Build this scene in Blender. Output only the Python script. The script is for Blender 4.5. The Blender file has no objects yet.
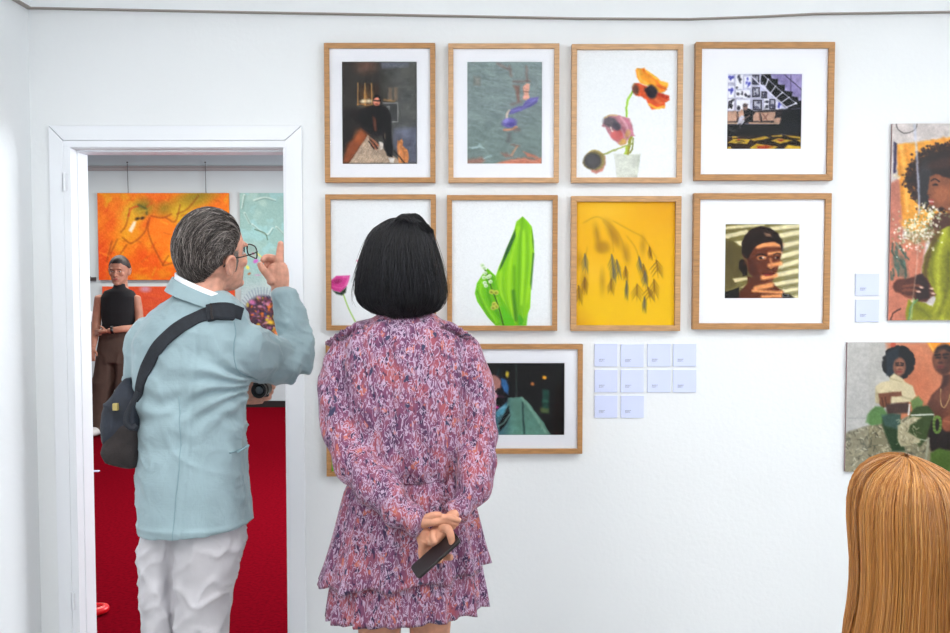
import bpy, bmesh, math, random
import numpy as np
from mathutils import Vector, Matrix
random.seed(7); RNG = np.random.default_rng(11)
S = bpy.context.scene; COL = S.collection

# ---------------------------------------------------------------- camera
FPX = 924.0; TP = 0.047
CAM = np.array([0.0, -3.42, 1.56])
cd = bpy.data.cameras.new('camera'); cd.lens = 36.0 * FPX / 950; cd.sensor_width = 36.0
cam = bpy.data.objects.new('camera', cd); COL.objects.link(cam)
cam.location = CAM; cam.rotation_euler = (math.pi / 2 - math.atan(TP), 0, 0)
cd.dof.use_dof = False
S.camera = cam
S.view_settings.view_transform = 'Standard'; S.view_settings.look = 'None'
S.view_settings.gamma = 1; S.view_settings.use_curve_mapping = False
S.view_settings.exposure = 0.13

# ---------------------------------------------------------------- sky and lights
w = bpy.data.worlds.new('sky'); S.world = w; w.use_nodes = True
w.node_tree.nodes['Background'].inputs[0].default_value = (0.75, 0.86, 1.0, 1)
w.node_tree.nodes['Background'].inputs[1].default_value = 1.0

def area(name, loc, rot, sx, sy, power, col, spread=180):
    l = bpy.data.lights.new(name, 'AREA'); l.shape = 'RECTANGLE'; l.size = sx; l.size_y = sy
    l.energy = power; l.color = col; l.spread = math.radians(spread)
    o = bpy.data.objects.new(name, l); COL.objects.link(o); o.location = loc
    o.rotation_euler = [math.radians(a) for a in rot]
    return o
# daylight at the window openings (right wall of the gallery, right wall of the next room)
DAY = (0.92, 0.965, 1.0)
area('window_daylight', (2.92, -2.4, 1.55), (0, 90, 0), 1.7, 1.7, 15, DAY)
area('window_daylight', (2.92, -4.6, 1.55), (0, 90, 0), 1.7, 1.7, 40, DAY)
area('window_daylight', (1.92, 3.4, 1.6), (0, 90, 0), 1.6, 3.4, 200, DAY)
# unseen fill lights under both ceilings, added to spread the light
FILL = (1.0, 0.985, 0.96)
area('ceiling_fill_light', (-1.42, -3.6, 2.74), (0, 0, 0), 0.25, 3.0, 41, FILL)
area('ceiling_fill_light', (2.45, -1.5, 2.74), (0, 0, 0), 0.5, 0.8, 10, FILL)
area('ceiling_fill_light', (2.87, -3.0, 2.74), (0, 0, 0), 0.18, 1.2, 20, FILL)
area('upward_fill_light', (0.5, -1.7, 2.55), (180, 0, 0), 3.0, 0.25, 30, FILL)  # added fill aimed upward, brightens the ceiling and upper walls
area('ceiling_fill_light', (-3.2, 6.0, 2.86), (0, 0, 0), 4.0, 0.4, 75, (1.0, 0.95, 0.88))  # added near the far wall to brighten it and its paintings
area('ceiling_fill_light', (-1.4, 2.4, 2.86), (0, 0, 0), 1.2, 0.5, 95, (1.0, 0.95, 0.88))

# ---------------------------------------------------------------- helpers
PITCH = math.atan(TP)
FW = np.array([0, math.cos(PITCH), -math.sin(PITCH)]); UP = np.array([0, math.sin(PITCH), math.cos(PITCH)])
def P(px, py, Y):
    "point on the vertical plane y=Y seen at photo pixel px,py"
    d = FW + np.array([1., 0, 0]) * (px - 475) / FPX + UP * (316.5 - py) / FPX
    return CAM + d * ((Y - CAM[1]) / d[1])
def M(Y): return (Y - CAM[1]) / FPX          # metres per pixel on plane y=Y

def lin(c):
    c = np.asarray(c, float) / 255.0
    return np.where(c <= 0.04045, c / 12.92, ((c + 0.055) / 1.055) ** 2.4)
def c4(c): return tuple(lin(c)) + (1.0,)

def mesh_obj(name, verts, faces, mat=None, parent=None, smooth=False):
    verts = np.asarray(verts, float)
    if parent is not None:
        verts = verts - np.array(root_loc(parent))
    me = bpy.data.meshes.new(name)
    if isinstance(faces, np.ndarray):
        n, k = faces.shape
        me.vertices.add(len(verts)); me.vertices.foreach_set('co', verts.astype(np.float32).ravel())
        me.loops.add(n * k); me.loops.foreach_set('vertex_index', faces.astype(np.int32).ravel())
        me.polygons.add(n); me.polygons.foreach_set('loop_start', np.arange(0, n * k, k, dtype=np.int32))
        me.update(calc_edges=True)
    else:
        me.from_pydata(verts.tolist(), [], faces)
    if smooth: me.polygons.foreach_set('use_smooth', np.ones(len(me.polygons), bool))
    o = bpy.data.objects.new(name, me); COL.objects.link(o)
    if mat: me.materials.append(mat)
    if parent is not None: o.parent = parent
    return o
def root_loc(o):
    l = Vector(o.location)
    while o.parent: o = o.parent; l += Vector(o.location)
    return l
def thing(name, label, cat, loc, group=None):
    o = bpy.data.objects.new(name, None); COL.objects.link(o); o.location = Vector(loc)
    o.empty_display_size = 0.05
    o['label'] = label; o['category'] = cat
    if group: o['group'] = group
    return o
def tag(o, label, cat, group=None):
    o['label'] = label; o['category'] = cat
    if group: o['group'] = group
    return o
def struct(o): o['kind'] = 'structure'; return o

class MB:
    "collects simple solids into one mesh"
    def __init__(s): s.v = []; s.f = []
    def add(s, v, f):
        n = len(s.v); s.v += [tuple(p) for p in v]; s.f += [tuple(i + n for i in q) for q in f]; return s
    def box(s, x0, x1, y0, y1, z0, z1):
        v = [(x, y, z) for z in (z0, z1) for y in (y0, y1) for x in (x0, x1)]
        return s.add(v, [(0, 2, 3, 1), (4, 5, 7, 6), (0, 1, 5, 4), (2, 6, 7, 3), (0, 4, 6, 2), (1, 3, 7, 5)])
    def prism(s, poly, fn0, fn1):
        "poly 2d points; fn0, fn1 map them to 3d"
        n = len(poly); v = [fn0(*p) for p in poly] + [fn1(*p) for p in poly]
        return s.add(v, [tuple(range(n))[::-1], tuple(range(n, 2 * n))] + [(i, (i + 1) % n, n + (i + 1) % n, n + i) for i in range(n)])
    def tube(s, path, r, n=8, cap=True):
        v, f = tube_vf(path, r, n, cap); return s.add(v, f)
    def build(s, name, mat, parent=None, smooth=False, bevel=0):
        o = mesh_obj(name, s.v, s.f, mat, parent, smooth)
        bm = bmesh.new(); bm.from_mesh(o.data); bmesh.ops.recalc_face_normals(bm, faces=bm.faces)
        bm.to_mesh(o.data); bm.free()
        if bevel:
            m = o.modifiers.new('b', 'BEVEL'); m.width = bevel; m.segments = 2; m.limit_method = 'ANGLE'
        return o
def crom(pts, per=6):
    pts = np.asarray(pts, float); n = len(pts)
    if n < 3: return np.array([pts[0] + (pts[-1] - pts[0]) * t for t in np.linspace(0, 1, per + 1)])
    e = np.vstack([2 * pts[0] - pts[1], pts, 2 * pts[-1] - pts[-2]]); out = []
    for i in range(n - 1):
        a, b, c, d = e[i:i + 4]
        for t in np.linspace(0, 1, per, endpoint=False):
            out.append(0.5 * (2 * b + (c - a) * t + (2 * a - 5 * b + 4 * c - d) * t * t + (3 * b - a - 3 * c + d) * t ** 3))
    out.append(pts[-1]); return np.array(out)
def tube_vf(path, r, n=8, cap=True, flat=1.0, upv=None, rounded=False):
    p = np.asarray(path, float); m = len(p); r = np.broadcast_to(np.asarray(r, float), (m,)).copy()
    t = np.gradient(p, axis=0); t /= np.linalg.norm(t, axis=1)[:, None] + 1e-9
    a = np.array(upv if upv is not None else ((0, 0, 1) if abs(t[0][2]) < .9 else (0, 1, 0)), float); V = []
    for i in range(m):
        a = a - t[i] * a.dot(t[i]); a /= np.linalg.norm(a) + 1e-9; b = np.cross(t[i], a)
        for k in range(n):
            th = 2 * math.pi * k / n
            V.append(p[i] + a * math.cos(th) * r[i] * flat + b * math.sin(th) * r[i])
    F = [(i * n + k, i * n + (k + 1) % n, (i + 1) * n + (k + 1) % n, (i + 1) * n + k) for i in range(m - 1) for k in range(n)]
    if cap:
        if rounded:
            e0 = p[0] - t[0] * r[0] * .6; e1 = p[-1] + t[-1] * r[-1] * .6
            V += [e0, e1]; q = len(V)
            F += [((k + 1) % n, k, q - 2) for k in range(n)] + [((m - 1) * n + k, (m - 1) * n + (k + 1) % n, q - 1) for k in range(n)]
        else:
            F += [tuple(range(n))[::-1], tuple(range((m - 1) * n, m * n))]
    return V, F
def ell_vf(c, r, R=None, nu=20, nv=12):
    c = np.array(c, float); V = []; R = np.eye(3) if R is None else R
    for j in range(1, nv):
        ph = math.pi * j / nv
        for i in range(nu):
            th = 2 * math.pi * i / nu
            V.append(c + R @ (np.array([math.sin(ph) * math.cos(th) * r[0], math.sin(ph) * math.sin(th) * r[1], math.cos(ph) * r[2]])))
    V += [c + R @ np.array([0, 0, r[2]]), c - R @ np.array([0, 0, r[2]])]; T = len(V) - 2
    F = [(j * nu + i, j * nu + (i + 1) % nu, (j + 1) * nu + (i + 1) % nu, (j + 1) * nu + i)[::-1] for j in range(nv - 2) for i in range(nu)]
    F += [(i, (i + 1) % nu, T) for i in range(nu)] + [((nv - 2) * nu + (i + 1) % nu, (nv - 2) * nu + i, T + 1) for i in range(nu)]
    return V, F
def rings_vf(rings, closed=True, cap=True):
    "rings: list of equal-length point arrays"
    n = len(rings[0]); V = [tuple(p) for r in rings for p in r]; m = len(rings)
    F = [(i * n + k, i * n + (k + 1) % n, (i + 1) * n + (k + 1) % n, (i + 1) * n + k) for i in range(m - 1) for k in range(n if closed else n - 1)]
    if cap: F += [tuple(range(n))[::-1], tuple(range((m - 1) * n, m * n))]
    return V, F

def fuse(name, parts, voxel, mat=None, parent=None, smooth=6, disp=None, relax=0.5):
    "union of closed solids into one continuous smooth surface; returns object"
    V = []; F = []
    for v, f in parts:
        n = len(V); V += [tuple(p) for p in v]; F += [tuple(i + n for i in q) for q in f]
    me = bpy.data.meshes.new('tmp'); me.from_pydata(V, [], F)
    bm = bmesh.new(); bm.from_mesh(me); bmesh.ops.recalc_face_normals(bm, faces=bm.faces); bm.to_mesh(me); bm.free()
    o = bpy.data.objects.new('tmp', me); COL.objects.link(o)
    m = o.modifiers.new('r', 'REMESH'); m.mode = 'VOXEL'; m.voxel_size = voxel
    if smooth:
        sm = o.modifiers.new('s', 'SMOOTH'); sm.iterations = smooth; sm.factor = relax
    dg = bpy.context.evaluated_depsgraph_get(); ev = o.evaluated_get(dg)
    em = ev.to_mesh(); nv = len(em.vertices)
    co = np.empty(nv * 3, np.float32); em.vertices.foreach_get('co', co); co = co.reshape(-1, 3).astype(float)
    no = np.empty(nv * 3, np.float32); em.vertices.foreach_get('normal', no); no = no.reshape(-1, 3).astype(float)
    nl = len(em.loops); li = np.empty(nl, np.int32); em.loops.foreach_get('vertex_index', li)
    ls = np.empty(len(em.polygons), np.int32); em.polygons.foreach_get('loop_total', ls)
    ev.to_mesh_clear(); bpy.data.objects.remove(o)
    faces = li.reshape(-1, 4) if (ls == 4).all() else None
    if faces is None:
        out = []; k = 0
        for c in ls: out.append(tuple(li[k:k + c])); k += c
        faces = out
    if disp is not None: co = disp(co, no)
    return mesh_obj(name, co, faces, mat, parent, True)

def _h(i, j, k):
    n = (i * 374761393 + j * 668265263 + k * 1274126177) & 0x7fffffff
    n = ((n ^ (n >> 13)) * 1274126177) & 0x7fffffff
    return ((n ^ (n >> 16)) & 0xffff) / 65535.0
def vn(p):
    "value noise 0..1 for Nx3"
    p = np.asarray(p, float); i = np.floor(p).astype(np.int64); f = p - i; f = f * f * f * (f * (f * 6 - 15) + 10); r = 0
    for a in (0, 1):
        for b in (0, 1):
            for c in (0, 1):
                wgt = (f[:, 0] if a else 1 - f[:, 0]) * (f[:, 1] if b else 1 - f[:, 1]) * (f[:, 2] if c else 1 - f[:, 2])
                r = r + wgt * _h(i[:, 0] + a, i[:, 1] + b, i[:, 2] + c)
    return r
def sstep(a, b, x): t = np.clip((x - a) / (b - a), 0, 1); return t * t * (3 - 2 * t)

# ---------------------------------------------------------------- materials
def mat(name, col, rough=0.6, bump=0, bscale=50, var=0, vscale=5, spec=0.5, metal=0, sheen=0, detail=3, stretch=None, sub=0, coat=0):
    m = bpy.data.materials.new(name); m.use_nodes = True; nt = m.node_tree; b = nt.nodes['Principled BSDF']
    b.inputs['Roughness'].default_value = rough; b.inputs['Metallic'].default_value = metal
    b.inputs['Specular IOR Level'].default_value = spec; b.inputs['Base Color'].default_value = c4(col)
    if sheen: b.inputs['Sheen Weight'].default_value = sheen
    if coat: b.inputs['Coat Weight'].default_value = coat
    if sub:
        b.inputs['Subsurface Weight'].default_value = sub; b.inputs['Subsurface Radius'].default_value = (0.012, 0.005, 0.003); b.inputs['Subsurface Scale'].default_value = 1
    tc = nt.nodes.new('ShaderNodeTexCoord'); mp = nt.nodes.new('ShaderNodeMapping')
    nt.links.new(tc.outputs['Object'], mp.inputs[0])
    if stretch: mp.inputs['Scale'].default_value = stretch
    if var:
        n = nt.nodes.new('ShaderNodeTexNoise'); n.inputs['Scale'].default_value = vscale; n.inputs['Detail'].default_value = detail
        nt.links.new(mp.outputs[0], n.inputs['Vector'])
        r = nt.nodes.new('ShaderNodeValToRGB'); r.color_ramp.elements[0].position = .3; r.color_ramp.elements[1].position = .7
        cc = np.array(col, float)
        r.color_ramp.elements[0].color = c4(np.clip(cc * (1 - var), 0, 255)); r.color_ramp.elements[1].color = c4(np.clip(cc * (1 + var), 0, 255))
        nt.links.new(n.outputs['Fac'], r.inputs[0]); nt.links.new(r.outputs[0], b.inputs['Base Color'])
    if bump:
        n2 = nt.nodes.new('ShaderNodeTexNoise'); n2.inputs['Scale'].default_value = bscale; n2.inputs['Detail'].default_value = 4
        nt.links.new(mp.outputs[0], n2.inputs['Vector'])
        bp = nt.nodes.new('ShaderNodeBump'); bp.inputs['Strength'].default_value = bump; bp.inputs['Distance'].default_value = 0.004
        nt.links.new(n2.outputs['Fac'], bp.inputs['Height']); nt.links.new(bp.outputs[0], b.inputs['Normal'])
    return m
WALL = mat('white_wall_paint', (236, 239, 241), .75, .25, 60, .006, 2)
TRIM = mat('white_gloss_paint', (238, 241, 246), .38, .05, 30)
CEILM = mat('ceiling_paint', (248, 250, 250), .8, .1, 30)
GREYW = mat('next_room_paint', (184, 195, 200), .8, .15, 50, .01, 2)
DARK = mat('black_baseboard_paint', (26, 22, 24), .5)
WOODS = [mat('oak_frame', (190, 146, 100), .45, .12, 120, .10, 22, stretch=(1, 1, 9)), mat('oak_frame_warm', (176, 128, 78), .45, .12, 120, .10, 22, stretch=(1, 1, 9)), mat('oak_frame_pale', (198, 156, 114), .45, .12, 120, .08, 22, stretch=(1, 1, 9))]
MATB = mat('mat_board', (243, 244, 250), .85)
PAPER = mat('label_card', (212, 220, 250), .85)
INK = mat('grey_ink', (110, 116, 140), .8)
METAL = mat('steel', (190, 190, 190), .3, metal=1)
def print_mat(name, rough=.5, bump=0, coat=0):
    m = bpy.data.materials.new(name); m.use_nodes = True; nt = m.node_tree; b = nt.nodes['Principled BSDF']
    a = nt.nodes.new('ShaderNodeVertexColor'); a.layer_name = 'ink'
    b.inputs['Specular IOR Level'].default_value = .2; nt.links.new(a.outputs[0], b.inputs['Base Color']); b.inputs['Roughness'].default_value = rough
    if coat: b.inputs['Coat Weight'].default_value = coat; b.inputs['Coat Roughness'].default_value = .05
    if bump:
        n2 = nt.nodes.new('ShaderNodeTexNoise'); n2.inputs['Scale'].default_value = 40; n2.inputs['Detail'].default_value = 6
        tc = nt.nodes.new('ShaderNodeTexCoord'); nt.links.new(tc.outputs['Object'], n2.inputs['Vector'])
        bp = nt.nodes.new('ShaderNodeBump'); bp.inputs['Strength'].default_value = bump; bp.inputs['Distance'].default_value = 0.01
        nt.links.new(n2.outputs['Fac'], bp.inputs['Height']); nt.links.new(bp.outputs[0], b.inputs['Normal'])
    return m
PRINT = print_mat('photo_print', .6); GLOSSY = print_mat('gloss_photo_print', .35, 0, .15); OIL = print_mat('oil_paint', .5, .5)
def glass_mat():
    m = bpy.data.materials.new('picture_glass'); m.use_nodes = True; nt = m.node_tree; nt.nodes.clear()
    o = nt.nodes.new('ShaderNodeOutputMaterial'); mx = nt.nodes.new('ShaderNodeMixShader'); t = nt.nodes.new('ShaderNodeBsdfTransparent')
    g = nt.nodes.new('ShaderNodeBsdfGlossy'); g.inputs['Roughness'].default_value = .03; f = nt.nodes.new('ShaderNodeFresnel'); f.inputs['IOR'].default_value = 1.18
    nt.links.new(f.outputs[0], mx.inputs[0]); nt.links.new(t.outputs[0], mx.inputs[1]); nt.links.new(g.outputs[0], mx.inputs[2]); nt.links.new(mx.outputs[0], o.inputs[0])
    return m
GLASS = glass_mat()

# ---------------------------------------------------------------- rasteriser for flat prints
class Cv:
    def __init__(s, x0, y0, x1, y1, k=1.6, base=(255, 255, 255)):
        s.x0, s.y0, s.x1, s.y1 = x0, y0, x1, y1
        s.nx = int((x1 - x0) * k) + 1; s.ny = int((y1 - y0) * k) + 1
        s.X, s.Y = np.meshgrid(np.linspace(x0, x1, s.nx), np.linspace(y0, y1, s.ny))
        s.I = np.ones((s.ny, s.nx, 3)) * np.array(base, float)
        s.soft = .55 / k + .25
    def mix(s, m, c):
        c = np.asarray(c, float); m = np.clip(m, 0, 1)[..., None]; s.I = s.I * (1 - m) + c * m; return s
    def sd(s, pts):
        pts = np.asarray(pts, float); d = np.full(s.X.shape, 1e9); ins = np.zeros(s.X.shape, bool)
        for i in range(len(pts)):
            a = pts[i]; b = pts[(i + 1) % len(pts)]; e = b - a
            t = np.clip(((s.X - a[0]) * e[0] + (s.Y - a[1]) * e[1]) / (e @ e + 1e-9), 0, 1)
            d = np.minimum(d, np.hypot(s.X - a[0] - t * e[0], s.Y - a[1] - t * e[1]))
            c = ((a[1] > s.Y) != (b[1] > s.Y)) & (s.X < (b[0] - a[0]) * (s.Y - a[1]) / (b[1] - a[1] + 1e-12) + a[0]); ins ^= c
        return np.where(ins, -d, d)
    def poly(s, pts, c, a=1, b=0, clip=None):
        w = s.soft + b; m = np.clip(.5 - s.sd(pts) / (2 * w), 0, 1) * a
        if clip is not None: m = m * clip
        return s.mix(m, c)
    def mask(s, pts, b=0): return np.clip(.5 - s.sd(pts) / (2 * (s.soft + b)), 0, 1)
    def ell(s, cx, cy, rx, ry, c, rot=0, a=1, b=0, clip=None):
        t = math.radians(rot); u = (s.X - cx) * math.cos(t) + (s.Y - cy) * math.sin(t); v = -(s.X - cx) * math.sin(t) + (s.Y - cy) * math.cos(t)
        d = (np.hypot(u / rx, v / ry) - 1) * min(rx, ry); m = np.clip(.5 - d / (2 * (s.soft + b)), 0, 1) * a
        if clip is not None: m = m * clip
        return s.mix(m, c)
    def line(s, pts, w, c, a=1, b=0, w2=None, sm=True, clip=None):
        pts = crom(np.asarray(pts, float), 5) if (sm and len(pts) > 2) else np.asarray(pts, float)
        n = len(pts); m = np.zeros(s.X.shape); w2 = w if w2 is None else w2
        for i in range(n - 1):
            p, q = pts[i], pts[i + 1]; e = q - p; t = np.clip(((s.X - p[0]) * e[0] + (s.Y - p[1]) * e[1]) / (e @ e + 1e-9), 0, 1)
            ww = w + (w2 - w) * (i + t) / (n - 1); d = np.hypot(s.X - p[0] - t * e[0], s.Y - p[1] - t * e[1]) - ww / 2
            m = np.maximum(m, np.clip(.5 - d / (2 * (s.soft + b)), 0, 1) * np.minimum(1, ww / (s.soft)))
        if clip is not None: m = m * clip
        return s.mix(m * a, c)
    def noise(s, sx, sy, seed=0, rot=0):
        t = math.radians(rot); u = s.X * math.cos(t) + s.Y * math.sin(t); v = -s.X * math.sin(t) + s.Y * math.cos(t)
        return vn(np.stack([u.ravel() / sx, v.ravel() / sy, np.full(u.size, seed * 7.3)], 1)).reshape(s.X.shape)
    def fbm(s, sc, seed=0, rot=0, asp=1): return (s.noise(sc, sc * asp, seed, rot) * .5 + s.noise(sc / 2, sc * asp / 2, seed + 1, rot) * .3 + s.noise(sc / 4, sc * asp / 4, seed + 2, rot) * .2)
    def grain(s, amp, sc=1.2, seed=0, m=1): s.I = s.I + ((s.noise(sc, sc, seed) - .5) * 2 * amp * m)[..., None]; return s
    def photo(s, warp=.8, var=.22, sc=3.5):
        "breaks up straight edges and flat fills as a photograph would"
        kx = (s.nx - 1) / (s.x1 - s.x0); ky = (s.ny - 1) / (s.y1 - s.y0)
        dx = (s.fbm(sc, 41) - .5) * 2 * warp * 1.6; dy = (s.fbm(sc, 57) - .5) * 2 * warp * 1.6
        fx = np.clip((s.X - s.x0 + dx) * kx, 0, s.nx - 1.001); fy = np.clip((s.Y - s.y0 + dy) * ky, 0, s.ny - 1.001)
        i = fx.astype(int); j = fy.astype(int); u = (fx - i)[..., None]; v = (fy - j)[..., None]; I = s.I
        s.I = (I[j, i] * (1 - u) + I[j, i + 1] * u) * (1 - v) + (I[j + 1, i] * (1 - u) + I[j + 1, i + 1] * u) * v
        g = (s.fbm(9, 71) - .5) * 1.6 + (s.fbm(3.2, 91) - .5) * 1.3
        lum = s.I.mean(-1, keepdims=True) / 255; m = 1 - sstep(.80, .93, lum)
        s.I = s.I * (1 + var * g[..., None] * m)
        return s
    def obj(s, name, Y, mt, parent):
        a = P((s.x0 + s.x1) / 2, s.y0, Y); b = P((s.x0 + s.x1) / 2, s.y1, Y)
        xa = P(s.x0, (s.y0 + s.y1) / 2, Y)[0]; xb = P(s.x1, (s.y0 + s.y1) / 2, Y)[0]
        gx = np.linspace(xa, xb, s.nx); gz = np.linspace(a[2], b[2], s.ny)
        XX, ZZ = np.meshgrid(gx, gz); V = np.stack([XX.ravel(), np.full(XX.size, Y), ZZ.ravel()], 1)
        i = (np.arange(s.ny - 1)[:, None] * s.nx + np.arange(s.nx - 1)[None]).ravel()
        F = np.stack([i, i + s.nx, i + s.nx + 1, i + 1], 1)
        o = mesh_obj(name, V, F, mt, parent)
        at = o.data.color_attributes.new('ink', 'FLOAT_COLOR', 'POINT')
        c = np.ones((XX.size, 4), np.float32); c[:, :3] = lin(np.clip(s.I, 0, 255).reshape(-1, 3)); at.data.foreach_set('color', c.ravel())
        return o
# ================================================================ THE SETTING
def X0(px): return P(px, 273, 0)[0]
def Z0(py): return P(475, py, 0)[2]
T = 0.125
xl, xr = X0(73.0), X0(284.5); zt = Z0(148.5)          # door opening in front wall
XL = X0(33.5); CZ = Z0(12)
b = MB()
b.box(XL - .2, xl, 0, T, 0, 2.9); b.box(xr, 3.2, 0, T, 0, 2.9); b.box(xl, xr, 0, T, zt, 2.9)
struct(b.build('wall_front', WALL))
struct(MB().box(XL - .2, XL, -6.4, 0, 0, 2.9).build('wall_left', WALL))
def holed(name, boxes, m=WALL):
    b = MB()
    for q in boxes: b.box(*q)
    return struct(b.build(name, m))
holed('wall_right', [(3.0, 3.2, -6.4, 0, 0, .7), (3.0, 3.2, -6.4, 0, 2.4, 2.9), (3.0, 3.2, -6.4, -5.5, .7, 2.4), (3.0, 3.2, -3.7, -3.3, .7, 2.4), (3.0, 3.2, -1.5, 0, .7, 2.4)])
struct(MB().box(XL - .2, 3.2, -6.6, -6.4, 0, 2.9).build('wall_rear', WALL))
def window(name, c, wdt, z0, z1, axis, m=TRIM):
    b = MB(); t = .05
    def bx(u0, u1, za, zb):
        if axis == 'x': b.box(c[0] - .03, c[0] + .03, c[1] + u0, c[1] + u1, za, zb)
        else: b.box(c[0] + u0, c[0] + u1, c[1] - .03, c[1] + .03, za, zb)
    h = wdt / 2
    bx(-h, -h + t, z0, z1); bx(h - t, h, z0, z1); bx(-h + t, h - t, z0, z0 + t); bx(-h + t, h - t, z1 - t, z1); bx(-.02, .02, z0 + t, z1 - t)
    return struct(b.build(name, m, bevel=.004))
window('window_1', (3.1, -2.4), 1.8, .7, 2.4, 'x'); window('window_2', (3.1, -4.6), 1.8, .7, 2.4, 'x')
# ceiling with the slightly wavy line where it meets the wall
line = [(-40, 5.5), (29.5, 7), (130, 9), (237, 11.2), (340, 13), (475, 15.5), (580, 17.6), (690, 18.2), (760, 15.8), (815, 13), (950, 11), (1300, 9)]
pts = [(P(a, c, -.022)[0], P(a, c, -.022)[2]) for a, c in line]
pts[0] = (XL - .2, pts[0][1]); pts[-1] = (3.2, pts[-1][1])
struct(MB().box(XL - .2, 3.2, -6.6, T, 2.8, 2.9).build('ceiling', CEILM))
# fascia boards above the line, along the front wall and the left wall
V = []; F = []
for i, (x, z) in enumerate(pts): V += [(x, -.022, z), (x, 0.0, z), (x, 0.0, 2.8), (x, -.022, 2.8)]
for i in range(len(pts) - 1):
    a = i * 4; c = a + 4; F += [(a, c, c + 3, a + 3), (a, a + 1, c + 1, c)]
struct(mesh_obj('trim_7', V, F, WALL))
struct(MB().box(XL, XL + .022, -6.4, -.022, pts[1][1], 2.8).build('trim_8', WALL))
GAPM = mat('ceiling_gap_caulk', (160, 152, 145), .8)
g = MB()
for i in range(1, len(pts) - 1):
    (xa, za), (xb, zb) = pts[i], pts[i + 1]
    g.prism([(xa, za + .001), (xb, zb + .001), (xb, zb - .0028), (xa, za - .0028)], lambda x, z: (x, -.0225, z), lambda x, z: (x, .0, z))
struct(g.build('trim_1', GAPM))
zc = pts[1][1]
struct(MB().box(XL, XL + .0225, -6.4, -.0, zc - .0028, zc + .001).build('trim_2', GAPM))
struct(MB().box(XL - .2, 3.2, -6.6, T, -.1, 0).build('floor', mat('pale_floor', (140, 136, 134), .5, .1, 20, .06, 6)))
struct(MB().box(XL, xl - .06, -.015, 0, 0, .09).box(xr + .06, 3.0, -.015, 0, 0, .09).build('baseboard_front', TRIM, bevel=.003))
# door frame : casing boards mitred, rebated lining
zc0 = Z0(126); c_out_l, c_out_r = X0(53), X0(303.5); c_in_l, c_in_r = X0(67), X0(287); zc1 = Z0(141)
d = MB()
f0 = lambda x, z: (x, -.014, z); f1 = lambda x, z: (x, 0, z)
gp = .0012
struct(MB().prism([(c_out_l, 0), (c_in_l, 0), (c_in_l, zc1 - gp), (c_out_l, zc0 - gp)], f0, f1).build('trim_3', TRIM, bevel=.002))
struct(MB().prism([(c_in_r, 0), (c_out_r, 0), (c_out_r, zc0 - gp), (c_in_r, zc1 - gp)], f0, f1).build('trim_4', TRIM, bevel=.002))
struct(MB().prism([(c_out_l + gp, zc0), (c_in_l + gp, zc1 + .001), (c_in_r - gp, zc1 + .001), (c_out_r - gp, zc0)], f0, f1).build('trim_5', TRIM, bevel=.002))
fr = MB()
fl0, fl1 = c_in_l, X0(74)
fr.box(fl0, fl1, -.012, .045, 0, Z0(147.8)).box(fl1 - .004, X0(74.8), .045, T + .01, 0, Z0(150.5))
fr.box(X0(284.8), c_in_r, -.012, .045, 0, Z0(147.8)).box(X0(283.2), c_in_r, .045, T + .01, 0, Z0(150.5))
fr.box(fl0, c_in_r, -.012, .045, Z0(147.8), zc1).box(fl0, c_in_r, .045, T + .01, Z0(150.5), zc1)
dr = struct(fr.build('door_1', TRIM, bevel=.0015))
for py in (183, 600):
    z = Z0(py); h = MB()
    h.tube([(c_in_l + .006, -.018, z - .03), (c_in_l + .006, -.018, z + .03)], .006, 10)
    h.tube([(c_in_l + .006, -.018, z + .03), (c_in_l + .006, -.018, z + .036)], [.006, .003], 10)
    h.box(c_in_l - .004, c_in_l + .014, -.014, -.012, z - .035, z + .035)
    ho = h.build('hinge', TRIM, dr); 
# strike plate / keeper on the inner edge
# ---- next room
NX0, NX1, NY = -6.0, 2.0, 7.29; NC = 2.92
struct(MB().box(NX0, NX1, NY, NY + .2, 0, NC + .2).build('wall_far', GREYW))
struct(MB().box(NX0 - .2, NX0, T, NY + .2, 0, NC + .2).build('wall_far_left', GREYW))
holed('wall_far_right', [(NX1, NX1 + .2, T, NY + .2, 0, .7), (NX1, NX1 + .2, T, NY + .2, 2.4, NC + .2), (NX1, NX1 + .2, T, 1.6, .7, 2.4), (NX1, NX1 + .2, 5.2, NY + .2, .7, 2.4)], GREYW)
window('window_3', (NX1 + .1, 3.4), 3.6, .7, 2.4, 'x')
struct(MB().box(NX0 - .2, NX1 + .2, 0.0, T, NC, NC + .2).box(NX0, XL - .2, 0, T, 0, NC).build('wall_far_front', GREYW))
struct(MB().box(NX0 - .2, NX1 + .2, T, NY + .2, NC, NC + .2).build('ceiling_far', GREYW))
CARPET = mat('red_carpet', (106, 7, 21), 1.0, .6, 400, .12, 55, spec=0, detail=6)
struct(MB().box(NX0 - .2, NX1 + .2, T, NY + .2, -.1, 0).build('floor_far', CARPET))
struct(MB().box(NX0, NX1, NY - .02, NY, 0, .075).build('baseboard_far', DARK, bevel=.002))
zr = P(475, 171, NY)[2]
struct(MB().box(NX0, NX1, NY - .025, NY, zr, zr + .04).box(NX0, NX1, NY - .04, NY, zr + .04, zr + .055).build('trim_6', mat('grey_rail', (150, 148, 150), .6), bevel=.003))
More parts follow.
